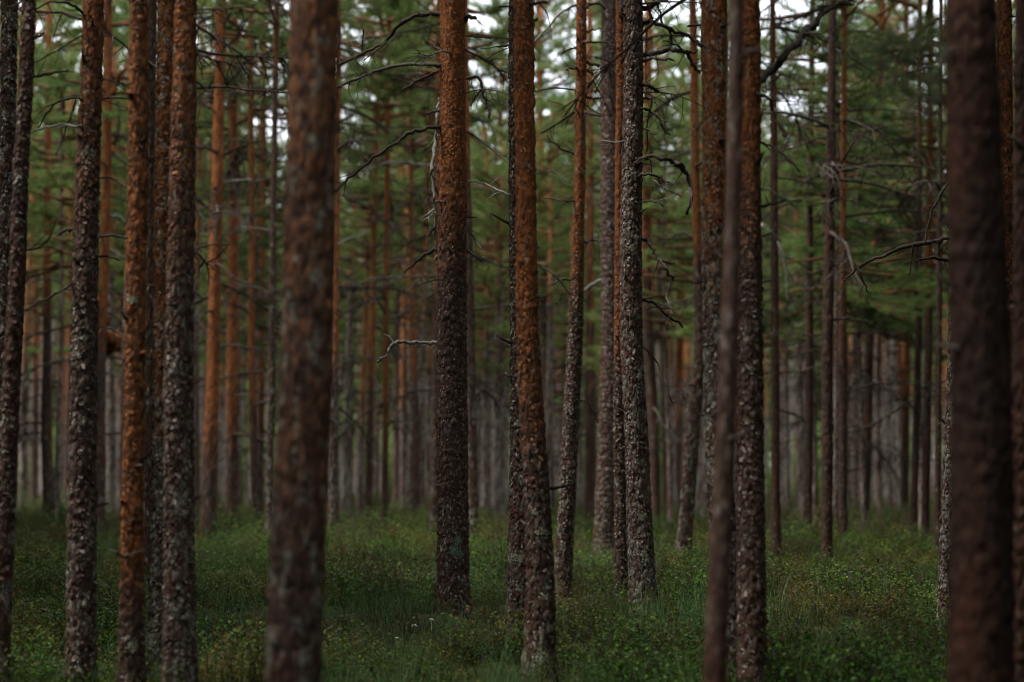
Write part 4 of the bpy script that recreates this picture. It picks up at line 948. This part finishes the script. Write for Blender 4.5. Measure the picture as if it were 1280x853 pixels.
# ------------------------------------------------------------------ instanced masses (stuff)
def scatter(name, pts, rotz, scale, idx, sources, label, tilt=None):
    """One object whose geometry nodes set copies of a few source meshes on given points."""
    src = bpy.data.collections.new(name + '_sources')
    for i, me in enumerate(sources):
        so = bpy.data.objects.new('%s_source_%02d' % (name, i), me)
        src.objects.link(so)
    me = bpy.data.meshes.new(name)
    n = len(pts)
    me.vertices.add(n)
    me.vertices.foreach_set('co', np.ascontiguousarray(pts, np.float32).ravel())
    rot = np.zeros((n, 3), np.float32)
    if tilt is not None:
        rot[:, :2] = tilt
    rot[:, 2] = rotz
    a = me.attributes.new('rot', 'FLOAT_VECTOR', 'POINT'); a.data.foreach_set('vector', rot.ravel())
    a = me.attributes.new('scl', 'FLOAT', 'POINT'); a.data.foreach_set('value', np.ascontiguousarray(scale, np.float32))
    a = me.attributes.new('pick', 'INT', 'POINT'); a.data.foreach_set('value', np.ascontiguousarray(idx, np.int32))
    o = link(name, me, kind='stuff', label=label)
    ng = bpy.data.node_groups.new(name + '_nodes', 'GeometryNodeTree')
    ng.interface.new_socket('Geometry', in_out='INPUT', socket_type='NodeSocketGeometry')
    ng.interface.new_socket('Geometry', in_out='OUTPUT', socket_type='NodeSocketGeometry')
    nn, ll = ng.nodes, ng.links
    gi, go = nn.new('NodeGroupInput'), nn.new('NodeGroupOutput')
    ci = nn.new('GeometryNodeCollectionInfo')
    ci.inputs['Collection'].default_value = src
    ci.inputs['Separate Children'].default_value = True
    ci.inputs['Reset Children'].default_value = True
    ip = nn.new('GeometryNodeInstanceOnPoints')
    def named(nm, ty):
        x = nn.new('GeometryNodeInputNamedAttribute'); x.data_type = ty; x.inputs['Name'].default_value = nm
        return x.outputs['Attribute']
    ip.inputs['Pick Instance'].default_value = True
    ll.new(gi.outputs[0], ip.inputs['Points'])
    ll.new(ci.outputs[0], ip.inputs['Instance'])
    ll.new(named('pick', 'INT'), ip.inputs['Instance Index'])
    ll.new(named('rot', 'FLOAT_VECTOR'), ip.inputs['Rotation'])
    ll.new(named('scl', 'FLOAT'), ip.inputs['Scale'])
    ll.new(ip.outputs[0], go.inputs[0])
    md = o.modifiers.new('scatter', 'NODES')
    md.node_group = ng
    return o

def shrub_mesh(seed, mat, h=.24, nstem=5, nleaf=70, leaf=.0205, thin=.62):
    g = np.random.default_rng(seed)
    acc = Acc()
    pos, dr = [], []
    for s in range(nstem):
        az = g.uniform(0, 6.28); tilt = g.uniform(.1, .65)
        P = bent((g.normal(0, .03), g.normal(0, .03), -.02), (math.cos(az) * tilt, math.sin(az) * tilt, 1), h * g.uniform(.6, 1.2), 5, g, wig=.14)
        acc.tube(P, np.linspace(.0022, .001, 5), 3, 1, .3)
        for q in range(nleaf // nstem):
            u = g.uniform(.25, 1) ** .7 * 4; i = min(int(u), 3); f = u - i
            pos.append(P[i] * (1 - f) + P[i + 1] * f + g.normal(0, .022, 3)); dr.append(g.normal(size=3) * np.array([1, 1, .5]) + np.array([0, 0, .25]))
    pos, dr = np.array(pos), unit(np.array(dr))
    n = len(pos)
    L = leaf * g.uniform(.6, 1.25, (n, 1))
    up = np.array([0, 0, 1.0]) + g.normal(0, .45, (n, 3))
    sd = unit(np.cross(dr, up)) * L * thin * .5
    acc.quads(np.stack([pos, pos + dr * L * .5 + sd, pos + dr * L, pos + dr * L * .5 - sd], 1), np.clip(g.normal(.5, .24, n), 0, 1))
    return acc.build('shrub', [mat, M_DEAD])

def grass_mesh(seed, nb=16, h=.34, w=.0044):
    g = np.random.default_rng(seed)
    acc = Acc()
    Q, cv = [], []
    for b in range(nb):
        az = g.uniform(0, 6.28); lean = g.uniform(.08, .55)
        p = bent((g.normal(0, .02), g.normal(0, .02), -.02), (math.cos(az) * lean, math.sin(az) * lean, 1), h * g.uniform(.5, 1.15), 5, g, sag=.9 * g.uniform(.1, 1), wig=.03)
        sd = np.array([-math.sin(az), math.cos(az), 0]) * w * .5 * g.uniform(.7, 1.4)
        c = g.uniform(0, 1)
        for i in range(4):
            a, bb = 1 - i / 4.4, 1 - (i + 1) / 4.4
            Q.append([p[i] - sd * a, p[i] + sd * a, p[i + 1] + sd * bb, p[i + 1] - sd * bb]); cv.append(c)
    acc.quads(np.array(Q), np.array(cv))
    return acc.build('grass_tuft', [M_GRASS])

SH = [shrub_mesh(500 + i, M_BERRY, h=(.20, .25, .30, .17)[i], nstem=(5, 6, 6, 4)[i], nleaf=(100, 115, 125, 90)[i]) for i in range(4)]
HE = [shrub_mesh(520 + i, M_HEATH, h=.24, nstem=7, nleaf=110, leaf=.012, thin=.5) for i in range(2)]
GR = [grass_mesh(540 + i, (12, 16, 20)[i], (.30, .36, .42)[i]) for i in range(3)]

def pnoise(x, y, s, seed):
    return vnoise(x * s, y * s, 1e6, seed) * .6 + vnoise(x * s * 2.3, y * s * 2.3, 1e6, seed + 3) * .4

def field(d0, d1, dens, margin, g):
    area = .257 * 1.08 * (d1 ** 2 - d0 ** 2) + 2 * margin * (d1 - d0)
    n = int(area * dens)
    wmax = .28 * d1 + margin
    out = []
    while sum(map(len, out)) < n:
        d = g.uniform(d0, d1, 40000); x = g.uniform(-wmax, wmax, 40000)
        k = np.abs(x) < .28 * d + margin
        out.append(np.stack([x[k], d[k]], -1))
    return np.concatenate(out)[:n]

def cover():
    g = np.random.default_rng(21)
    A = [field(6, 11, 60, 1.6, g), field(11, 15, 95, 1.6, g), field(15, 30, 75, 1.6, g), field(30, 55, 26, 2, g), field(55, 115, 7, 3, g)]
    SC = [.55, 1.0, 1.08, 1.45, 2.1]
    P, S = np.concatenate(A), np.concatenate([np.full(len(a), s) for a, s in zip(A, SC)])
    x, y = P[:, 0], P[:, 1]
    nb = pnoise(x, y, .55, 3)
    # bare round the stems' feet is left covered: shrubs press against the trunks as in the wood
    keep = g.uniform(0, 1, len(x)) < np.clip(.6 + (nb - .5) * 3.2, .12, 1)
    x, y, S, nb = x[keep], y[keep], S[keep], nb[keep]
    n = len(x)
    hm = pnoise(x, y, .35, 9)
    heath = g.uniform(0, 1, n) < np.clip((hm - .46) * 3.0 + np.clip((y - 22) / 22, 0, .6), .10, .85)
    sc = S * g.uniform(.7, 1.25, n) * (.05 + 1.95 * nb)
    pts = np.stack([x, y, ground_h(x, y)], -1)
    k = ~heath
    scatter('bilberry_shrubs', pts[k], g.uniform(0, 6.28, k.sum()), sc[k], g.integers(0, 4, k.sum()), SH, 'low green bilberry shrubs covering the forest floor', g.normal(0, .12, (k.sum(), 2)))
    k = heath
    scatter('heather_undergrowth', pts[k], g.uniform(0, 6.28, k.sum()), sc[k], g.integers(0, 2, k.sum()), HE, 'brownish heather patches among the bilberry', g.normal(0, .12, (k.sum(), 2)))
    A = [field(10.5, 15, 34, 1.6, g), field(15, 30, 26, 1.6, g), field(30, 60, 9, 2, g)]
    P = np.concatenate(A); S = np.concatenate([np.full(len(a), s) for a, s in zip(A, (1, 1.05, 1.4))])
    x, y = P[:, 0], P[:, 1]
    gn = pnoise(x, y, .8, 31)
    keep = g.uniform(0, 1, len(x)) < np.clip(.10 + (gn - .52) * 4, .04, .8)
    x, y, S = x[keep], y[keep], S[keep]
    n = len(x)
    scatter('grass', np.stack([x, y, ground_h(x, y)], -1), g.uniform(0, 6.28, n), S * g.uniform(.6, 1.15, n), g.integers(0, 3, n), GR, 'thin blue-green grass tufts among the shrubs', g.normal(0, .08, (n, 2)))
cover()

# the far-off wood, and the wood round the photographer, each read as one mass
def far_tree_mesh(seed, cb, H=6.8):
    g = np.random.default_rng(seed)
    acc = Acc()
    acc.tube([(0, 0, -.2), (.05, 0, cb * .5), (.0, 0, cb), (0, 0, cb + H)], [.15, .13, .11, .02], 7, 1)
    pts, dirs = [], []
    z = 0
    while z < H:
        t = z / H
        for b in range(4):
            az = g.uniform(0, 6.28); L = (1.1 + 1.7 * t - 2.6 * max(0, t - .3)) * g.uniform(.7, 1.2) + .2
            dv = np.array([math.cos(az), math.sin(az), .1 + .6 * t])
            acc.tube(np.array([[0, 0, cb + z], dv * L + [0, 0, cb + z]]), [.02, .006], 3, 1)
            for q in range(int(14 + 14 * L)):
                u = g.uniform(.35, 1.05)
                pts.append(dv * L * u + [0, 0, cb + z] + g.normal(0, .14, 3)); dirs.append(dv)
        z += .38
    tufts(acc, np.array(pts), np.array(dirs), g, 11, .22, .034, 0)
    return acc.build('distant_pine', [M_NEEDLE, M_LIMB])
FT = [far_tree_mesh(700 + i, (4.0, 2.8, 5.5)[i]) for i in range(3)]
M_FARBARK = deadwood_material('far_trunk_bark', (.11, .080, .066), (.20, .158, .135), (.31, .26, .23))
def far_trunk_mesh(seed, cb):
    g = np.random.default_rng(seed)
    acc = Acc()
    z = np.linspace(-.2, cb + 5, 9)
    acc.tube(np.stack([np.sin(z * .4 + seed) * .07, np.cos(z * .33 + seed) * .06, z], -1), np.linspace(.115, .03, 9), 8, 1)
    for q in range(9):
        az = g.uniform(0, 6.28)
        P = bent((0, 0, g.uniform(3.5, cb + .5)), (math.cos(az), math.sin(az), .15), g.uniform(.6, 1.5), 5, g, sag=.6, wig=.15)
        acc.tube(P, np.linspace(.014, .004, 5), 3, 1)
    pts, dirs = [], []
    for q in range(26):
        az = g.uniform(0, 6.28); zz = cb + g.uniform(0, 5)
        P = bent((0, 0, zz), (math.cos(az), math.sin(az), .3), g.uniform(.6, 1.5), 5, g, sag=.3, wig=.12, up=.4)
        acc.tube(P, np.linspace(.016, .005, 5), 3, 1)
        for r_ in range(9):
            i = g.integers(2, 5); pts.append(P[i] + g.normal(0, .13, 3)); dirs.append(P[i] - P[i - 1])
    tufts(acc, np.array(pts), np.array(dirs), g, 11, .18, .024, 0)
    return acc.build('distant_trunk', [M_NEEDLE, M_FARBARK])
FT2 = [far_trunk_mesh(740 + i, (8.0, 9.5, 10.5)[i]) for i in range(3)]
def bush_mesh(seed):
    g = np.random.default_rng(seed)
    acc = Acc()
    pts, dirs = [], []
    for q in range(14):
        az = g.uniform(0, 6.28)
        P = bent((0, 0, 0), (math.cos(az) * .6, math.sin(az) * .6, 1), g.uniform(.9, 2.2), 6, g, wig=.12)
        acc.tube(P, np.linspace(.018, .004, 6), 3, 1)
        for r in range(16):
            i = g.integers(2, 6)
            pts.append(P[i] + g.normal(0, .16, 3)); dirs.append(g.normal(size=3))
    tufts(acc, np.array(pts), np.array(dirs), g, 8, .16, .03, 0)
    return acc.build('bush', [M_NEEDLE, M_LIMB])

def masses():
    g = np.random.default_rng(33)
    n = 700
    d = np.sqrt(g.uniform(152 ** 2, 225 ** 2, n)); x = g.uniform(-.36, .36, n) * d
    px = 640 + x / d * FPX
    keep = ~((px > 975) & (px < 1180) & (g.uniform(0, 1, n) < .7))
    d, x = d[keep], x[keep]; n = len(d)
    scatter('distant_woods', np.stack([x, d, ground_h(x, d)], -1), g.uniform(0, 6.28, n), g.uniform(1.1, 1.7, n), g.integers(0, 3, n), FT, 'far-off pine wood closing the view between the trunks')
    n = 460
    d = np.sqrt(g.uniform(92 ** 2, 165 ** 2, n)); x = g.uniform(-.33, .33, n) * d
    px = 640 + x / d * FPX
    keep = ~((px > 975) & (px < 1180) & (g.uniform(0, 1, n) < .3))
    d, x = d[keep], x[keep]; n = len(d)
    scatter('distant_undergrowth', np.stack([x, d, ground_h(x, d)], -1), g.uniform(0, 6.28, n), g.uniform(.9, 2.6, n), g.integers(0, 2, n), [bush_mesh(800), bush_mesh(801)], 'blurred green undergrowth far back between the trunks')
    # trunks past the 300 that show largest: the last rows of the stand
    n = 190
    d = g.uniform(72, 116, n); x = g.uniform(-.285, .285, n) * d
    scatter('distant_pines', np.stack([x, d, ground_h(x, d)], -1), g.uniform(0, 6.28, n), g.uniform(.8, 1.15, n), g.integers(0, 3, n), FT2, 'last rows of thin pale trunks closing the back of the wood', g.normal(0, .018, (n, 2)))
    # the same wood goes on beside and behind the photographer
    n = 1500
    x = g.uniform(-45, 45, n); y = g.uniform(-45, 48, n)
    keep = (np.abs(x) > .30 * np.clip(y, 0, None) + 1.2) & (np.hypot(x, y) > 4.5) & ~((y > 0) & (np.abs(x) < .30 * y + 1.2))
    keep &= ~((y < 12) & (x < 5) & (g.uniform(0, 1, n) < .5))
    x, y = x[keep], y[keep]; n = len(x)
    scatter('surrounding_woods', np.stack([x, y, ground_h(x, y)], -1), g.uniform(0, 6.28, n), g.uniform(.95, 1.35, n), g.integers(0, 3, n), FT, 'pine wood continuing on both sides and behind')
masses()

def add_shade_thicket():  # conifers added out of view to darken the right-hand trunks like lens vignette
    g = np.random.default_rng(61)
    n = 190
    y = g.uniform(-7, 26, n); x = .265 * np.clip(y, 0, None) + 3.1 + g.uniform(0, 4.0, n)
    scatter('shade_thicket', np.stack([x, y, ground_h(x, y)], -1), g.uniform(0, 6.28, n), g.uniform(.8, 1.2, n), np.zeros(n, int), [YOUNG[1]], 'added unseen young conifers shading the right side')
add_shade_thicket()

# ------------------------------------------------------------------ small white mushrooms in the ground cover
def mushroom(px, py, wpx, label, seed):
    g = np.random.default_rng(seed)
    d = 2489 * (CAMZ - .07) / (py - HORIZ)
    p = unproj(px, py, d)
    gz = float(ground_h(p.x, d))
    r = 1.2 * wpx * d / FPX / 2
    h = p.z - gz
    root = bpy.data.objects.new('mushroom', None)
    C.objects.link(root)
    root.location = (p.x, d, gz)
    root['label'] = label; root['category'] = 'mushroom'; root['group'] = 'pale mushrooms in the ground cover'
    m = bpy.data.materials.get('mushroom_white')
    if not m:
        m, n, l = new_mat('mushroom_white')
        tcn = n.new('ShaderNodeTexCoord')
        nz = noise(n, l, tcn.outputs['Object'], 60)
        finish(n, l, cramp(n, l, nz, [(0.3, (.62, .58, .50)), (0.7, (.80, .77, .70))]), .6)
    a = Acc()
    prof = [(0.0, .55), (.45, .50), (.8, .30), (1.0, .02), (.93, -.08), (.2, -.02)]
    k = 12
    V = []
    for (rr, zz) in prof:
        for j in range(k):
            V.append((rr * r * math.cos(j * 6.283 / k) * (1 + g.normal(0, .03)), rr * r * math.sin(j * 6.283 / k), h + zz * r))
    i = np.arange(len(prof) - 1)[:, None] * k; j = np.arange(k)[None, :]; j2 = (j + 1) % k
    F = np.stack([i + j, i + j2, i + k + j2, i + k + j], -1).reshape(-1, 4)
    link('cap', make_mesh('cap', np.array(V), F, None, m, True), root)
    a.tube([(0, 0, -.01), (.003, 0, h * .5), (0, 0, h)], [r * .20, r * .16, r * .18], 8)
    link('stalk', a.build('stalk', [m], True), root)
MU = [(518, 783, 7.5, 'widest white mushroom, in the shrubs in front of the sharp central pine'), (539, 775, 5, 'small white mushroom nearest to the foot of the sharp central pine'), (496, 798, 4.5, 'small pale mushroom left of and below the widest white one'),
      (555, 815, 7, 'white mushroom lowest in the view below the sharp central pine'), (990, 684, 4, 'tiny pale mushroom right of the dark red scaly pine'), (1064, 687, 3.5, 'tiny white mushroom at the foot of the three close dark stems'), (1113, 698, 3, 'tiny white mushroom alone in the dark shrubs on the right')]
for i, (a, b, c, lab) in enumerate(MU):
    mushroom(a, b, c, lab, 900 + i)
